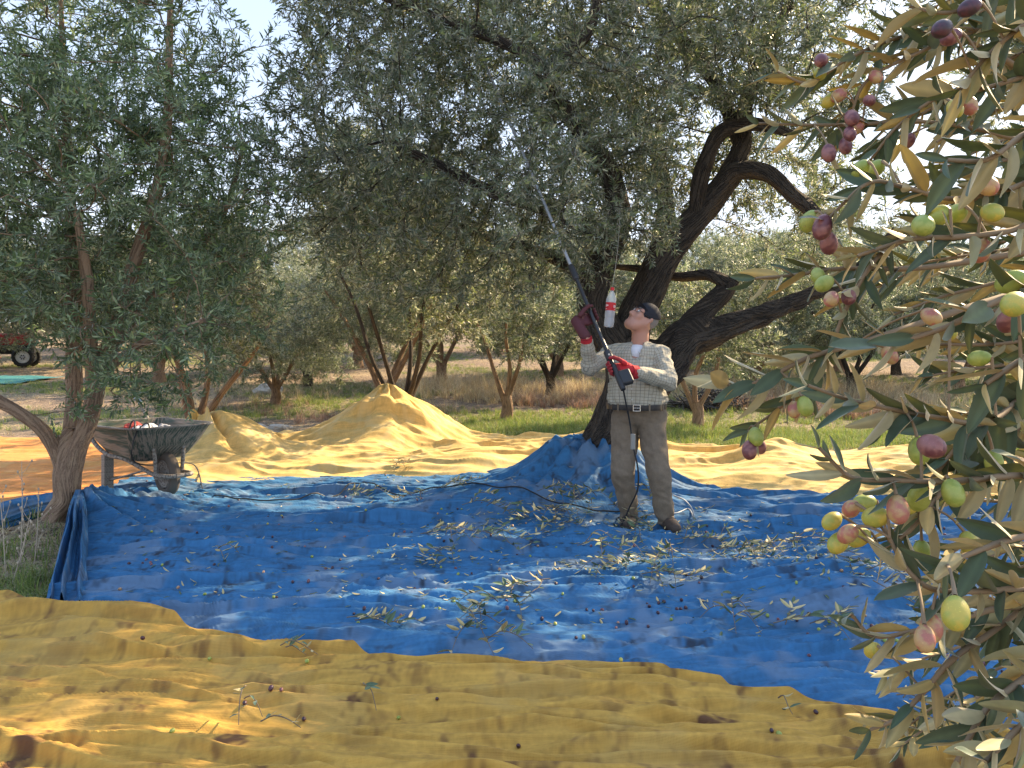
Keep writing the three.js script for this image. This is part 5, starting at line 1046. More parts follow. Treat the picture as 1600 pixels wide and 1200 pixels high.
  const cg = new THREE.IcosahedronGeometry(1, 1); { const q = cg.attributes.position; for (let i = 0; i < q.count; i++) { const x = q.getX(i), y = q.getY(i), z = q.getZ(i), k = 1 + 0.5 * N(x * 1.3, y * 1.3, z * 1.3); q.setXYZ(i, x * k, y * k, z * k); } cg.computeVertexNormals(); }
  scatter('soil_clods', 'loose clods of soil strewn over the earth', 'soil', [cg], clods, mat(0.27, 0.19, 0.13, 1));
}
// pale field stones by the far grass
{
  const m = mat(0.44, 0.40, 0.34, 0.95);
  [[405, 13.2, 0.1, 'pale stone on the brown earth left of the yellow tent'], [432, 13.0, 0.13, 'larger pale stone on the earth left of the yellow tent'], [448, 13.3, 0.07, 'smallest pale stone left of the yellow tent'], [175, 11.9, 0.11, 'brown stone at the edge of the grass behind the wheelbarrow'], [420, 19, 0.26, 'grey boulder under the far trees left of the tent']].forEach(([px, d, s, label], i) => {
    const g = new THREE.IcosahedronGeometry(1, 12), q = g.attributes.position; for (let k = 0; k < q.count; k++) { const x = q.getX(k), y = q.getY(k), z = q.getZ(k), e = 1 + 0.4 * N(x * 1.1 + i * 5, y * 1.1, z * 1.1) + 0.12 * N(x * 4 + i, y * 4, z * 4); q.setXYZ(k, x * e * s * 1.3, y * e * s * 0.75, z * e * s); } g.computeVertexNormals();
    const o = single('field_stone', g, m, label, 'stone'); o.position.copy(onGround(px, d)).add(V(0, s * 0.25, 0));
  });
}
// heap of dark cuttings right of the man
{
  const r = rng(77), c = onGround(1108, 16), list = [];
  for (let i = 0; i < 160; i++) { const a = r() * 6.28, k = Math.sqrt(r()) * 0.9, h = (1 - k) * 0.5 * r(), o = c.clone().add(V(Math.cos(a) * k * 0.8, h + 0.04, Math.sin(a) * k * 0.5)), d = V(r() - 0.5, (r() - 0.5) * 0.5, r() - 0.5).normalize().multiplyScalar(0.2 + 0.25 * r()); list.push(sweep([o.clone().sub(d), o.clone().add(V((r() - 0.5) * 0.06, (r() - 0.5) * 0.06, 0)), o.clone().add(d)], [0.018, 0.008], { step: 0.1, radial: 5 })); }
  single('cuttings_heap', mergeGeometries(list), mat(0.07, 0.06, 0.05, 0.9), 'dark heap of pruned cuttings on the grass right of the man', 'brushwood').userData.kind = 'stuff';
}
// dry weed stalks in the front left corner
{
  const m = mat(0.46, 0.37, 0.27, 0.9), r = rng(88);
  const stalks = [[30, 850, 5.0, 34, 720, 'tall dry weed stalk with seed buds left of the young trunk'], [8, 870, 4.8, -4, 742, 'leaning dry weed stalk at the left edge'], [52, 842, 5.1, 60, 770, 'short forked dry weed stalk beside the young trunk'], [15, 905, 4.6, 48, 800, 'bent dry weed stalk crossing in front of the blue bundle']];
  for (const [ax, ay, d, bx, by, label] of stalks) {
    const a = P(ax, ay, d), b = P(bx, by, d + 0.05); a.y = groundHeight(a.x, a.z) - 0.01;
    const w = thing('dry_weed', label, 'dry weed', a), mid = a.clone().lerp(b, 0.5).add(V(0.02, 0, 0.02));
    part('stalk', sweep([V(0, 0, 0), mid.clone().sub(a), b.clone().sub(a)], [0.0035, 0.003, 0.0015], { step: 0.02, radial: 6 }), m, w);
    for (let k = 0; k < 9; k++) { const t = 0.25 + 0.72 * k / 9, o = V(0, 0, 0).lerp(b.clone().sub(a), t).add(V(0.02 * Math.sin(Math.PI * t), 0, 0)), v = V(r() - 0.5, 0.45 + 0.5 * r(), r() - 0.5).normalize().multiplyScalar(0.05 + 0.09 * r() * (1 - t * 0.5)); const br = part('side_stalk', sweep([o, o.clone().addScaledVector(v, 0.5).add(V(0, -0.008, 0)), o.clone().add(v)], [0.002, 0.0012], { step: 0.02, radial: 5 }), m, w); part('seed_head', new THREE.SphereGeometry(0.006, 8, 6).scale(1, 1.7, 1).translate(o.x + v.x, o.y + v.y, o.z + v.z), m, br); }
  }
}


// ---------------------------------------------------------------- fallen olives and cut sprigs on the nets
const oliveG = (() => { const pr = []; for (let k = 0; k <= 14; k++) { const a = k / 14 * Math.PI; pr.push(new THREE.Vector2(Math.sin(a) * (0.80 + 0.04 * Math.cos(a)), -Math.cos(a))); } return new THREE.LatheGeometry(pr, 18); })();
function oliveSkin(c, c2, seed) {   // ripening: blotches of the second colour with pale specks
  const t = colorTex(128, (u, v) => { const n = smooth(-0.35, 0.4, tileN(u, v, 3, seed) + 0.5 * tileN(u, v, 9, seed + 1)), s = tileN(u, v, 40, seed + 2) > 0.55 ? 1.25 : 1; return [0, 1, 2].map((k) => lerp(c[k], c2[k], n) * s); });
  return new THREE.MeshPhysicalMaterial({ map: t, roughness: 0.5, clearcoat: 0.25, clearcoatRoughness: 0.35 });
}
const SKIN = {
  'dark purple': oliveSkin([0.030, 0.010, 0.020], [0.075, 0.018, 0.030], 401), 'reddish purple': oliveSkin([0.13, 0.035, 0.045], [0.27, 0.11, 0.10], 402),
  green: oliveSkin([0.24, 0.30, 0.045], [0.33, 0.37, 0.075], 403), 'pale pink': oliveSkin([0.46, 0.30, 0.13], [0.40, 0.14, 0.10], 404), yellow: oliveSkin([0.50, 0.40, 0.06], [0.36, 0.37, 0.06], 405),
};
const zone = (x, z) => { const px = 800 - x / z * FOCAL; return (px < 560 ? ' towards the young tree' : px < 1000 ? ' left of the man' : ' towards the hanging branches') + (z > -4.4 ? ', near the ochre border' : z > -5.6 ? ', midway back' : ', far back'); };
function dropOlive(x, z, y, kind, where, r) {
  const o = single('fallen_olive', oliveG, SKIN[kind], `${kind} olive on the ${where}${where === 'blue net' ? zone(x, z) : ''}`, 'olive', `olives fallen on the ${where}`);
  const s = 0.0095 * (0.85 + 0.4 * r()); o.scale.set(s, s * 1.15, s); o.position.set(x, y + s * 0.75, z); o.rotation.set(Math.PI / 2 + (r() - 0.5), r() * 6.28, (r() - 0.5));
}
const ochreAt = (x, z) => {   // height of the front net, found from its share of the way to its far edge
  const far = G(800, 1048).z; return ochreH(x, z, (x + 3.3) / 6.5, clamp((-1.05 - z) / (-1.05 - far), 0, 0.9));
};
{
  const r = rng(701), pick = () => { const q = r(); return q < 0.42 ? 'dark purple' : q < 0.62 ? 'reddish purple' : q < 0.86 ? 'green' : q < 0.94 ? 'yellow' : 'pale pink'; };
  const clumps = [[250, 905, 4], [480, 950, 2], [570, 995, 3], [670, 945, 4], [735, 920, 5], [800, 925, 3], [900, 960, 3], [930, 985, 3], [1020, 975, 4], [1050, 990, 5], [905, 1035, 3], [960, 1005, 3], [640, 810, 3], [700, 830, 4], [560, 860, 4], [820, 880, 5], [760, 870, 4], [1210, 1005, 3], [1300, 1015, 4], [1500, 1060, 4], [1560, 1075, 4], [1180, 890, 6], [1240, 880, 6], [1120, 850, 6], [1000, 880, 4], [620, 760, 4], [520, 805, 3], [420, 830, 3], [530, 900, 2], [1080, 935, 4], [1400, 960, 4], [1320, 930, 4]];
  const seen = [];
  const ok = (x, z) => seen.every(([a, b]) => (a - x) ** 2 + (b - z) ** 2 > 0.0006);
  for (const [px, py, n] of clumps) for (let i = 0; i < n; i++) { const q = G(px + (r() - 0.5) * 46, py + (r() - 0.5) * 14); if (!ok(q.x, q.z)) continue; seen.push([q.x, q.z]); dropOlive(q.x, q.z, blueH(q.x, q.z) + 0.014, pick(), 'blue net', r); }
  for (let i = 0; i < 400 && seen.length < 280; i++) { const px = 180 + r() * 1420, top = 760 + 30 * (px > 900), bot = 955 + 0.078 * (px - 75) + (px > 1200 ? 20 : 0), py = lerp(top, bot, Math.pow(r(), 0.8)), q = G(px, py); if (!ok(q.x, q.z) || Math.hypot(q.x - BIG.x, q.z - BIG.z) < 0.8) continue; seen.push([q.x, q.z]); dropOlive(q.x, q.z, blueH(q.x, q.z) + 0.014, pick(), 'blue net', r); }
  for (const [px, py, k] of [[224, 1038, 'dark purple'], [328, 1052, 'green'], [480, 1061, 'green'], [424, 1112, 'dark purple'], [440, 1115, 'reddish purple'], [383, 1130, 'dark purple'], [475, 1140, 'dark purple'], [270, 1175, 'green'], [683, 1127, 'dark purple'], [810, 1180, 'dark purple'], [540, 1050, 'green'], [623, 1138, 'green'], [1274, 1139, 'dark purple'], [1205, 1176, 'dark purple'], [1217, 1180, 'green'], [1163, 1179, 'green'], [970, 1066, 'yellow'], [550, 1090, 'reddish purple']]) { const q = G(px, py, 0.06); dropOlive(q.x, q.z, ochreAt(q.x, q.z), k, 'ochre net', r); }
}
// two-faced olive leaf: dark green above, silvery khaki below; a thin closed blade with a midrib
function bladeGeometry(seed, curl, fold, two) {
  const r = rng(seed), n = 10, pos = [], uv = [], col = [], idx = [], m = 4;
  const width = (t) => Math.pow(Math.sin(Math.PI * Math.pow(t, 0.82)), 0.75) * 0.5;
  const skew = (r() - 0.5) * 0.16;
  for (const face of [1, -1]) {
    const b = pos.length / 3, c0 = face > 0 ? [0.085, 0.125, 0.060] : two;
    for (let i = 0; i <= n; i++) for (let j = -m / 2; j <= m / 2; j++) {
      const t = i / n, s = j / (m / 2), w = width(t) * 0.25 + 0.008;
      const z = -curl * t * t + fold * Math.abs(s) * w * 1.2 + (s === 0 ? (face > 0 ? -0.004 : -0.008) : 0) + face * 0.004 * (1 - Math.abs(s)) * Math.sin(Math.PI * t) + 0.01 * Math.sin(t * 9 + seed) * s;
      pos.push(s * w + skew * t * t, t, z); uv.push(s * 0.5 + 0.5, t);
      const mid = s === 0 ? 1.35 : 1, e = (0.92 + 0.16 * r()) * mid; col.push(...c0.map((x) => x * e));
    }
    const wv = m + 1; for (let i = 0; i < n; i++) for (let j = 0; j < m; j++) { const a = b + i * wv + j; face > 0 ? idx.push(a, a + 1, a + wv, a + 1, a + wv + 1, a + wv) : idx.push(a, a + wv, a + 1, a + 1, a + wv, a + wv + 1); }
  }
  return geo(pos, uv, idx, col);
}
const khaki = [0.46, 0.365, 0.165];
const BLADES = [0, 1, 2, 3, 4, 5, 6, 7].map((k) => bladeGeometry(900 + k, [0.02, 0.10, -0.06, 0.16, 0.05, 0.22, -0.03, 0.12][k], [0.25, 0.45, 0.35, 0.15, 0.55, 0.4, 0.2, 0.5][k], khaki));
const bladeMat = new THREE.MeshPhysicalMaterial({ vertexColors: true, roughness: 1, clearcoat: 0.45, clearcoatRoughness: 0.42, transmission: 0.3, thickness: 0, side: THREE.DoubleSide });
const bladeMat2 = new THREE.MeshPhysicalMaterial({ color: rgb(0.85, 0.95, 0.95), vertexColors: true, roughness: 1, clearcoat: 0.5, clearcoatRoughness: 0.36, transmission: 0.3, thickness: 0, side: THREE.DoubleSide });
const bladeMat3 = new THREE.MeshPhysicalMaterial({ color: rgb(1.25, 1.1, 0.75), vertexColors: true, roughness: 1, clearcoat: 0.35, clearcoatRoughness: 0.5, transmission: 0.36, thickness: 0, side: THREE.DoubleSide });
const cutMat = new THREE.MeshPhysicalMaterial({ color: rgb(1.05, 1.08, 1.1), vertexColors: true, roughness: 1, clearcoat: 0.3, clearcoatRoughness: 0.5, transmission: 0.2, thickness: 0, side: THREE.DoubleSide });
function placeBlade(parent, o, dir, face, len, r, material, name = 'leaf') {
  const y = dir.clone().normalize(), x = V().crossVectors(y, face).normalize(), z = V().crossVectors(x, y), m = part(name, BLADES[Math.floor(r() * BLADES.length)], material, parent);
  m.quaternion.setFromRotationMatrix(new THREE.Matrix4().makeBasis(x, y, z)); m.position.copy(o); m.scale.set(len * (0.95 + 0.4 * r()), len, len * (0.4 + 1.2 * r()));
  return m;
}
function sprig(px, py, len, turn, pairs, label, heightAt, seed, lift = 0.03, leafLen = 0.055) {
  const r = rng(seed), c = G(px, py), base = V(c.x, heightAt(c.x, c.z), c.z), s = thing('olive_sprig', label, 'sprig', base, 'cut sprigs on the nets');
  const lay = (q, up) => { q.y = heightAt(c.x + q.x, c.z + q.z) - base.y + up; return q; };
  const shoot = (o, ang, L, n, rise) => {   // one leafy stem lying on the net, lifted in the middle
    const d = V(Math.cos(ang), 0, Math.sin(ang)), sd = V(-d.z, 0, d.x), bow = (r() - 0.5) * 0.4;
    const spot = (t) => lay(o.clone().addScaledVector(d, t * L).addScaledVector(sd, bow * L * t * t), rise * (0.4 + Math.sin(Math.PI * Math.min(1, 0.15 + t * 0.85))));
    part('stem', sweep([0, 0.33, 0.66, 1].map(spot), [0.0028, 0.0022, 0.0012], { step: 0.02, radial: 6 }), twigBark, s);
    for (let k = 0; k < n; k++) for (const w of [-1, 1]) {
      if (r() < 0.12) continue;
      const t = 0.1 + 0.9 * (k + 0.6 * r()) / n, a = 0.75 + (r() - 0.5) * 0.9, roll = w * (Math.PI / 2) + (r() - 0.5) * 2.2, v = d.clone().multiplyScalar(Math.cos(a)).addScaledVector(sd, Math.sin(roll) * Math.sin(a)).add(V(0, Math.abs(Math.cos(roll)) * Math.sin(a) * 0.9 + 0.06, 0)).normalize();
      placeBlade(s, spot(t), v, V(r() - 0.5, (r() < 0.55 ? 1 : -1) * (0.3 + r()), r() - 0.5), leafLen * (0.6 + 0.55 * r()), r, r() < 0.35 ? cutPale : cutMat);
    }
    return spot;
  };
  const d0 = V(Math.cos(turn), 0, Math.sin(turn)), main = shoot(d0.clone().multiplyScalar(-0.5 * len), turn, len, Math.ceil(pairs * 0.55), lift);
  const sides = pairs > 7 ? 3 : pairs > 4 ? 1 : 0;
  for (let k = 0; k < sides; k++) { const o = main(0.15 + 0.3 * k).setY(0); shoot(o, turn + (k % 2 ? 1 : -1) * (0.5 + 0.6 * r()), len * (0.45 + 0.25 * r()), Math.ceil(pairs * 0.3), lift * (0.6 + 0.7 * r())); }
  return s;
}
const cutPale = new THREE.MeshPhysicalMaterial({ color: rgb(1.55, 1.55, 1.7), vertexColors: true, roughness: 1, clearcoat: 0.3, clearcoatRoughness: 0.5, transmission: 0.2, thickness: 0, side: THREE.DoubleSide });
{
  const onBlue = (x, z) => blueH(x, z) + 0.018;
  const list = [
    [740, 1040, 0.34, 1.3, 9, 'largest cut olive sprig lying across the border of blue and ochre nets', 0.06], [775, 995, 0.30, 2.4, 8, 'dark leafy sprig on the blue net just behind the largest sprig', 0.05], [820, 955, 0.22, 2.7, 6, 'thin sprig trailing on the blue net behind the dark leafy one', 0.03],
    [700, 875, 0.30, 0.4, 8, 'spread sprig on the blue net left of the big leaf heap', 0.05], [690, 905, 0.2, 2.1, 6, 'small grey sprig just in front of the spread sprig', 0.04], [765, 835, 0.30, 0.1, 9, 'pale sprig on the blue net left of the dark heap', 0.07],
    [880, 830, 0.34, 0.6, 10, 'dense dark sprig heaped on the net left of the man', 0.11], [905, 835, 0.32, 2.3, 10, 'second dark sprig crossing the heap left of the man', 0.12], [870, 850, 0.3, 1.5, 8, 'sprig at the front of the heap left of the man', 0.06], [845, 840, 0.28, 2.9, 8, 'sprig at the left end of the heap beside the man', 0.05],
    [980, 840, 0.28, 0.9, 9, 'sprig lying against the left boot of the man', 0.08], [1000, 860, 0.24, 2.2, 7, 'yellowish sprig lying between the two boots and the camera', 0.05], [1015, 815, 0.26, 1.7, 7, 'sprig standing between the two boots', 0.1],
    [790, 880, 0.28, 0.2, 7, 'leafy sprig on blue net with yellowing leaves below the heap', 0.04], [940, 905, 0.28, 0.8, 8, 'bright sunlit sprig on the blue net in front of the man', 0.08], [960, 925, 0.26, 2.6, 7, 'sprig lying just right of the bright sunlit one', 0.04], [1025, 935, 0.32, 2.2, 9, 'grey green sprig on the crest in front of the man', 0.08], [1050, 945, 0.24, 0.3, 6, 'low sprig at the right of the grey green one', 0.03],
    [1100, 870, 0.28, 0.2, 8, 'sprig lying right of the right boot', 0.05], [1160, 910, 0.28, 0.5, 8, 'yellow green sprig in the strip of sun at the right', 0.06], [1210, 885, 0.3, 2.7, 8, 'sprig among the olives in the right strip of sun', 0.05], [1280, 900, 0.28, 0.7, 7, 'sprig half hidden by the hanging branches at the right', 0.05], [1330, 955, 0.26, 1.2, 7, 'green sprig on the net under the hanging branches', 0.05],
    [1270, 1020, 0.26, 0.1, 7, 'sprig beside olives on the blue net at the right front', 0.04], [1140, 1005, 0.2, 1.9, 5, 'small upright sprig on the blue net right of centre', 0.05], [560, 790, 0.22, 0.5, 6, 'little sprig by the black lead near the far edge', 0.04], [625, 750, 0.24, 1.0, 6, 'sprig on the far border of the blue net', 0.06], [640, 808, 0.24, 2.6, 6, 'sprig far back on the blue net behind the pale one', 0.04], [710, 805, 0.22, 0.3, 6, 'small sprig behind the pale sprig', 0.04], [350, 905, 0.15, 0.8, 4, 'tiny sprig alone on the blue net at the left', 0.03], [585, 1008, 0.2, 0.2, 5, 'flat pale sprig near the ochre border left of centre', 0.02], [1420, 1005, 0.26, 0.9, 7, 'sprig on the blue net beneath the lowest olives', 0.04],
  ];
  list.forEach(([px, py, len, turn, pairs, label, lift], i) => sprig(px, py, len * 1.4, turn, Math.round(pairs * 1.8), label, onBlue, 800 + i, lift * 1.3, 0.066));
  const onOchre = (x, z) => ochreAt(x, z) + 0.012;
  [[465, 1080, 0.17, 0.4, 5, 'sprig on the ochre net left of centre', 0.04], [578, 1152, 0.12, 1.0, 3, 'small sprig of three pale leaf pairs on the ochre net', 0.04], [375, 1178, 0.18, 1.5, 5, 'upright sprig at the bottom edge of the ochre net', 0.08], [440, 1195, 0.16, 0.3, 4, 'sprig cut off by the bottom edge', 0.05], [1228, 1160, 0.1, 1.3, 2, 'pair of pale leaves on the ochre net at the right', 0.02], [1435, 1165, 0.15, 0.4, 5, 'sprig on the ochre net under the hanging branches', 0.03]].forEach(([px, py, len, turn, pairs, label, lift], i) => sprig(px, py, len, turn, pairs, label, onOchre, 860 + i, lift, 0.05));
  // single leaves strewn over the nets
  const r = rng(731), q = new THREE.Quaternion(), m = new THREE.Matrix4(), per = BLADES.map(() => []);
  for (let i = 0; i < 2400; i++) {
    let px = 180 + r() * 1420, py = lerp(765, 1060, Math.pow(r(), 1.25));
    if (i < 1400) { const c = [[890, 840], [760, 850], [1000, 870], [1150, 890], [1240, 900], [960, 920], [700, 890], [1060, 850], [1350, 930], [1180, 860]][i % 10]; px = c[0] + (r() + r() - 1) * 130; py = c[1] + (r() + r() - 1) * 34; }
    const c = G(px, py); if (py > 955 + 0.078 * (px - 75)) continue; if (Math.hypot(c.x - BIG.x, c.z - BIG.z) < 0.7) continue;
    q.setFromEuler(new THREE.Euler(Math.PI / 2 * (r() < 0.5 ? 1 : -1) + (r() - 0.5) * 0.9, r() * 6.28, (r() - 0.5) * 0.8, 'YXZ')); const s = 0.045 * (0.6 + 0.6 * r());
    per[i % BLADES.length].push(m.compose(V(c.x, blueH(c.x, c.z) + 0.026, c.z), q, V(s, s, s)).clone());
  }
  const root = new THREE.Group(); root.name = 'fallen_leaves'; scene.add(root); tag(root, 'loose olive leaves strewn over the blue net', 'leaves', null, 'stuff');
  per.forEach((l, k) => { const im = new THREE.InstancedMesh(BLADES[k], cutMat, l.length); l.forEach((x, i) => im.setMatrixAt(i, x)); im.name = 'leaves'; im.userData.kind = 'stuff'; im.castShadow = im.receiveShadow = true; root.add(im); });
}


// ---------------------------------------------------------------- the tree beside the camera, whose fruiting branches hang into the right of the view
{
  const foot = V(1.75, 0, -0.75), t = thing('fruiting_olive_tree', 'fruiting olive tree beside the camera with ripening olives on its hanging branches', 'olive tree', foot), r = rng(1201);
  const put = (name, g, m) => { const o = part(name, g, m, t); o.position.copy(foot).multiplyScalar(-1); return o; };
  put('trunk', sweep([V(1.75, -0.05, -0.75), V(1.78, 0.4, -0.78), V(1.72, 0.9, -0.8)], [0.13, 0.10, 0.085], { step: 0.03, radial: 40, rough: bark(9, 0.15) }), oldBark);
  const limbs = [
    [V(1.73, 0.8, -0.8), V(1.55, 1.3, -0.85), V(1.3, 1.75, -0.95), V(1.05, 2.05, -1.05)], [V(1.73, 0.75, -0.8), V(1.45, 1.0, -0.95), V(1.2, 1.25, -1.05), V(1.0, 1.5, -1.1)], [V(1.73, 0.8, -0.8), V(1.9, 1.4, -0.9), V(1.8, 2.1, -1.1), V(1.5, 2.6, -1.3)], [V(1.74, 0.6, -0.79), V(1.45, 0.8, -1.0), V(1.2, 0.9, -1.15), V(1.0, 0.95, -1.2)],
  ];
  for (const l of limbs) put('limb', sweep(l, [0.05, 0.04, 0.03, 0.016], { step: 0.03, radial: 20, rough: bark(13, 0.1) }), oldBark);
  const twigMat = mat(0.24, 0.17, 0.10, 0.85);
  const ends = limbs.flatMap((l) => new THREE.CatmullRomCurve3(l, false, 'centripetal').getPoints(8).slice(3));
  // stems read from the photograph: sight lines and distances, from the wood to the tip
  const stems = [
    [[1640, 600, 0.72], [1600, 617, 0.66], [1537, 662, 0.60], [1463, 652, 0.58], [1400, 641, 0.57], [1325, 624, 0.56], [1262, 602, 0.55]],
    [[1640, 590, 0.75], [1537, 662, 0.64], [1490, 705, 0.64], [1463, 740, 0.64], [1420, 780, 0.64]],
    [[1650, 90, 0.8], [1600, 119, 0.74], [1530, 140, 0.72], [1463, 154, 0.71], [1400, 200, 0.72], [1360, 250, 0.73]],
    [[1640, -30, 0.95], [1540, 40, 0.88], [1440, 80, 0.85], [1351, 130, 0.85], [1325, 190, 0.86], [1298, 232, 0.87]],
    [[1500, 60, 0.9], [1400, 60, 0.86], [1320, 95, 0.85], [1262, 130, 0.85], [1215, 112, 0.85]],
    [[1560, 210, 0.85], [1440, 190, 0.84], [1330, 195, 0.84], [1260, 195, 0.84], [1185, 193, 0.84]],
    [[1660, 270, 0.70], [1560, 300, 0.64], [1480, 310, 0.62], [1417, 294, 0.61], [1360, 285, 0.60], [1290, 345, 0.60]],
    [[1650, 330, 0.56], [1580, 360, 0.54], [1500, 370, 0.53], [1420, 375, 0.53], [1340, 400, 0.54]],
    [[1560, 300, 0.8], [1400, 380, 0.74], [1365, 410, 0.72], [1323, 480, 0.71], [1295, 550, 0.71], [1262, 600, 0.72], [1215, 640, 0.73], [1170, 672, 0.74]],
    [[1420, 420, 0.78], [1310, 420, 0.76], [1240, 430, 0.76], [1180, 435, 0.76]],
    [[1640, 450, 0.5], [1560, 470, 0.49], [1480, 510, 0.49], [1400, 535, 0.5], [1340, 540, 0.5]],
    [[1330, 540, 0.7], [1260, 560, 0.7], [1200, 590, 0.71], [1150, 605, 0.72], [1120, 590, 0.72]],
    [[1660, 730, 0.55], [1560, 745, 0.52], [1480, 752, 0.51], [1400, 750, 0.51], [1330, 745, 0.51], [1280, 700, 0.51]],
    [[1640, 640, 0.7], [1540, 700, 0.66], [1470, 770, 0.62], [1420, 830, 0.6], [1375, 860, 0.6]],
    [[1660, 910, 0.58], [1584, 920, 0.55], [1510, 924, 0.53], [1447, 916, 0.52], [1410, 880, 0.52], [1390, 840, 0.52]],
    [[1640, 940, 0.6], [1560, 950, 0.57], [1490, 970, 0.56], [1430, 986, 0.56], [1363, 993, 0.57], [1330, 960, 0.57]],
    [[1650, 900, 0.62], [1560, 980, 0.58], [1486, 1032, 0.56], [1440, 1085, 0.56], [1402, 1123, 0.56], [1360, 1140, 0.57]],
    [[1680, 1000, 0.56], [1600, 1060, 0.52], [1540, 1110, 0.50], [1500, 1180, 0.49], [1470, 1240, 0.49]],
    [[1680, 1080, 0.52], [1600, 1130, 0.48], [1540, 1190, 0.46]], [[1690, 830, 0.5], [1590, 840, 0.48], [1530, 860, 0.47], [1480, 880, 0.47]],
    [[1680, 180, 0.56], [1600, 210, 0.53], [1540, 250, 0.52], [1480, 250, 0.52]], [[1680, 520, 0.48], [1600, 560, 0.46], [1540, 600, 0.46]], [[1690, 20, 0.65], [1600, 40, 0.6], [1540, 90, 0.6], [1500, 140, 0.6]], [[1650, -40, 0.7], [1560, -10, 0.68], [1480, 20, 0.67], [1420, 10, 0.68]],
  ];
  const rest = rng(1301);   // inner branches, further in
  for (let i = 0; i < 32; i++) { const y = -60 + i * 41 + rest() * 30, d = 0.85 + 0.55 * rest(), x0 = 1690, x1 = 1360 + rest() * 130, dy = (rest() - 0.35) * 160; stems.push([[x0, y - 30, d + 0.05], [lerp(x0, x1, 0.4), y, d], [lerp(x0, x1, 0.75), y + dy * 0.5, d], [x1, y + dy, d]]); }
  const leaves = [], tubesRest = [];
  stems.forEach((s, n) => {
    const pts = s.map(([a, b, d]) => P(a, b, d)), start = pts[0], near = ends.reduce((a, b) => (b.distanceTo(start) < a.distanceTo(start) ? b : a), ends[0]);
    const full = [near, near.clone().lerp(start, 0.5).add(V(0.02, 0.05, 0)), ...pts];
    put('branchlet', sweep(full, [0.009, 0.005, ...pts.map((_, i) => lerp(0.0026, 0.0010, i / pts.length))], { step: 0.015, radial: 8, rough: (a, q) => 1 + 0.25 * N(a, q * 30, n) }), twigMat);
    const c = new THREE.CatmullRomCurve3(pts, false, 'centripetal'), L = c.getLength(), gap = 0.0120, m = Math.floor(L / gap);
    let turn = r() * 3;
    for (let k = 1; k <= m; k++) {
      const u = k / m, o = c.getPointAt(Math.min(u, 1)), tg = c.getTangentAt(Math.min(u, 1)), e1 = V().crossVectors(tg, V(0.1, 1, 0.2)).normalize(), e2 = V().crossVectors(tg, e1);
      turn += 1.57 + (r() - 0.5) * 0.5;
      for (const w of [0, Math.PI]) {
        if (r() < (n >= 24 ? 0.25 : 0.14)) continue;
        const a = turn + w, out = e1.clone().multiplyScalar(Math.cos(a)).addScaledVector(e2, Math.sin(a)), open = 0.75 + (r() - 0.5) * 0.7, dir = tg.clone().multiplyScalar(Math.cos(open)).addScaledVector(out, Math.sin(open)); dir.y -= 0.12; dir.normalize();
        const face = tg.clone().multiplyScalar(0.8).addScaledVector(out, -0.5).multiplyScalar(r() < 0.55 ? 1 : -1).add(V((r() - 0.5) * 0.9, (r() - 0.5) * 0.9, (r() - 0.5) * 0.9));
        leaves.push({ o, dir, face, len: 0.035 * (0.68 + 0.55 * r()) * clamp(0.55 + 0.8 * o.distanceTo(camera.position), 0.8, 1.25) * (u > 0.93 ? 0.7 : 1), d: -o.z, far: n >= 24 });
      }
    }
  });
  // the larger leaves are parts of their own; those deep inside the crown one mass
  leaves.sort((a, b) => (a.far - b.far) || (b.len / b.d - a.len / a.d));
  const q = (l) => { const q2 = r(); return q2 < 0.5 ? bladeMat : q2 < 0.75 ? bladeMat2 : bladeMat3; };
  const mass = [];
  leaves.forEach((l, i) => {
    const inView = l.d > 0.2 && l.o.x / l.d < 0.72;
    if (i < 330 && inView) { placeBlade(t, l.o.clone().sub(foot), l.dir, l.face, l.len, r, q()); return; }
    const y = l.dir.clone().normalize(), x = V().crossVectors(y, l.face).normalize(), z = V().crossVectors(x, y);
    mass.push([new THREE.Matrix4().makeBasis(x, y, z).scale(V(l.len, l.len, l.len)).setPosition(l.o.clone().sub(foot)), Math.floor(r() * BLADES.length)]);
  });
  // outer crown beyond the frame, above and beside the camera
  for (let i = 0; i < 260; i++) { const a = r() * 6.28, k = Math.cbrt(r()), c = V(2.0 + Math.cos(a) * 1.0 * k, 1.9 + (r() - 0.5) * 2.0 * k, -0.6 + Math.sin(a) * 1.0 * k), d = -c.z; if (d > 0.02 && Math.abs(c.x) / d < 0.80) continue; const y = V(r() - 0.5, r() - 0.6, r() - 0.5).normalize(), x = V().crossVectors(y, V(r() - 0.5, 1, r() - 0.5)).normalize(), z = V().crossVectors(x, y), s = 0.05; mass.push([new THREE.Matrix4().makeBasis(x, y, z).scale(V(s, s, s)).setPosition(c.sub(foot)), i % BLADES.length]); }
  BLADES.forEach((g, k) => { const l = mass.filter((m) => m[1] === k), im = new THREE.InstancedMesh(g, k % 3 === 0 ? bladeMat3 : k % 3 === 1 ? bladeMat : bladeMat2, l.length); l.forEach((m, i) => im.setMatrixAt(i, m[0])); im.name = 'crown'; im.userData.kind = 'stuff'; im.castShadow = im.receiveShadow = true; t.add(im); });
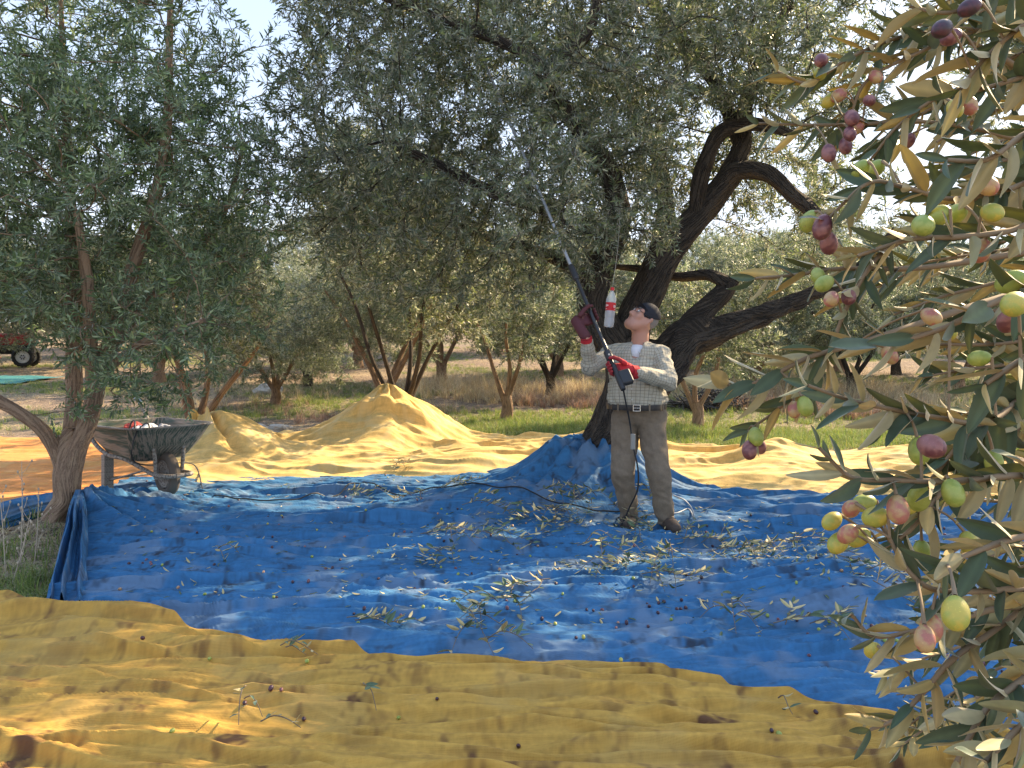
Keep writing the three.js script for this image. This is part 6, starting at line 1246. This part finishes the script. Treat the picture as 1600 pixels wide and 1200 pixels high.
  // olives, each on its own stalk
  const fruit = [
    [1515, 12, 0.60, 'dark purple'], [1472, 45, 0.58, 'dark purple'], [1486, 58, 0.6, 'reddish purple'], [1283, 94, 0.83, 'reddish purple'], [1281, 115, 0.85, 'yellow'], [1297, 157, 0.86, 'yellow'], [1311, 149, 0.85, 'pale pink'], [1358, 157, 0.82, 'reddish purple'], [1331, 184, 0.8, 'reddish purple'], [1340, 198, 0.84, 'pale pink'], [1328, 209, 0.8, 'reddish purple'], [1321, 228, 0.82, 'reddish purple'], [1295, 239, 0.8, 'reddish purple'],
    [1345, 264, 0.62, 'green'], [1369, 263, 0.64, 'green'], [1492, 170, 0.68, 'yellow'], [1515, 165, 0.7, 'pale pink'], [1368, 120, 0.84, 'pale pink'], [1265, 346, 0.62, 'green'], [1285, 355, 0.6, 'reddish purple'], [1295, 380, 0.62, 'reddish purple'], [1442, 352, 0.52, 'green'], [1465, 338, 0.54, 'green'], [1493, 335, 0.56, 'green'], [1550, 332, 0.52, 'yellow'], [1533, 392, 0.55, 'pale pink'],
    [1278, 431, 0.74, 'green'], [1288, 443, 0.7, 'green'], [1299, 467, 0.68, 'pale pink'], [1326, 464, 0.7, 'reddish purple'], [1585, 475, 0.44, 'yellow'], [1580, 440, 0.5, 'green'], [1482, 520, 0.6, 'yellow'], [1455, 495, 0.64, 'pale pink'], [1575, 500, 0.52, 'reddish purple'], [1390, 555, 0.7, 'pale pink'],
    [1258, 635, 0.68, 'green'], [1241, 640, 0.7, 'pale pink'], [1181, 682, 0.72, 'green'], [1171, 703, 0.72, 'reddish purple'], [1187, 697, 0.75, 'reddish purple'],
    [1455, 697, 0.50, 'reddish purple'], [1436, 705, 0.56, 'green'], [1553, 722, 0.6, 'green'], [1436, 778, 0.53, 'green'], [1489, 770, 0.5, 'green'], [1403, 796, 0.50, 'pale pink'], [1300, 814, 0.58, 'yellow'], [1330, 795, 0.57, 'pale pink'], [1325, 834, 0.54, 'pale pink'], [1310, 848, 0.58, 'yellow'], [1342, 840, 0.6, 'yellow'], [1368, 808, 0.53, 'yellow'], [1350, 786, 0.6, 'green'], [1420, 790, 0.6, 'yellow'],
    [1493, 958, 0.40, 'yellow'], [1445, 998, 0.48, 'pale pink'], [1455, 982, 0.52, 'pale pink'], [1364, 1016, 0.62, 'yellow'], [1515, 850, 0.6, 'yellow'], [1440, 860, 0.62, 'green'], [1543, 290, 0.6, 'pale pink'], [1420, 220, 0.9, 'reddish purple'], [1560, 1010, 0.6, 'green'], [1530, 560, 0.62, 'green'],
  ];
  const samples = stems.flatMap((s) => new THREE.CatmullRomCurve3(s.map(([a, b, d]) => P(a, b, d)), false, 'centripetal').getPoints(24));
  for (const [a, b, d, k] of fruit) {
    const c = P(a, b, d), s = 0.0084 * (0.9 + 0.25 * r()), o = part('olive', oliveG, SKIN[k], t); o.userData.label = `${k} olive on the near branch`;
    const st = samples.reduce((x, y) => (y.distanceTo(c) < x.distanceTo(c) ? y : x), samples[0]);
    const up = st.clone().sub(c).normalize().multiplyScalar(0.6).add(V(0, 0.6, 0)).normalize();
    o.position.copy(c).sub(foot); o.quaternion.setFromUnitVectors(V(0, 1, 0), up).multiply(new THREE.Quaternion().setFromAxisAngle(V(0, 1, 0), r() * 6.28)); o.scale.set(s, s * 1.12, s);
    const topP = c.clone().addScaledVector(up, s * 1.1);
    put('fruit_stalk', sweep([st, st.clone().lerp(topP, 0.6).add(V(0, 0.003, 0)), topP], [0.0011, 0.0009, 0.0014], { step: 0.006, radial: 6 }), twigMat);
  }
}


renderer.render(scene, camera);
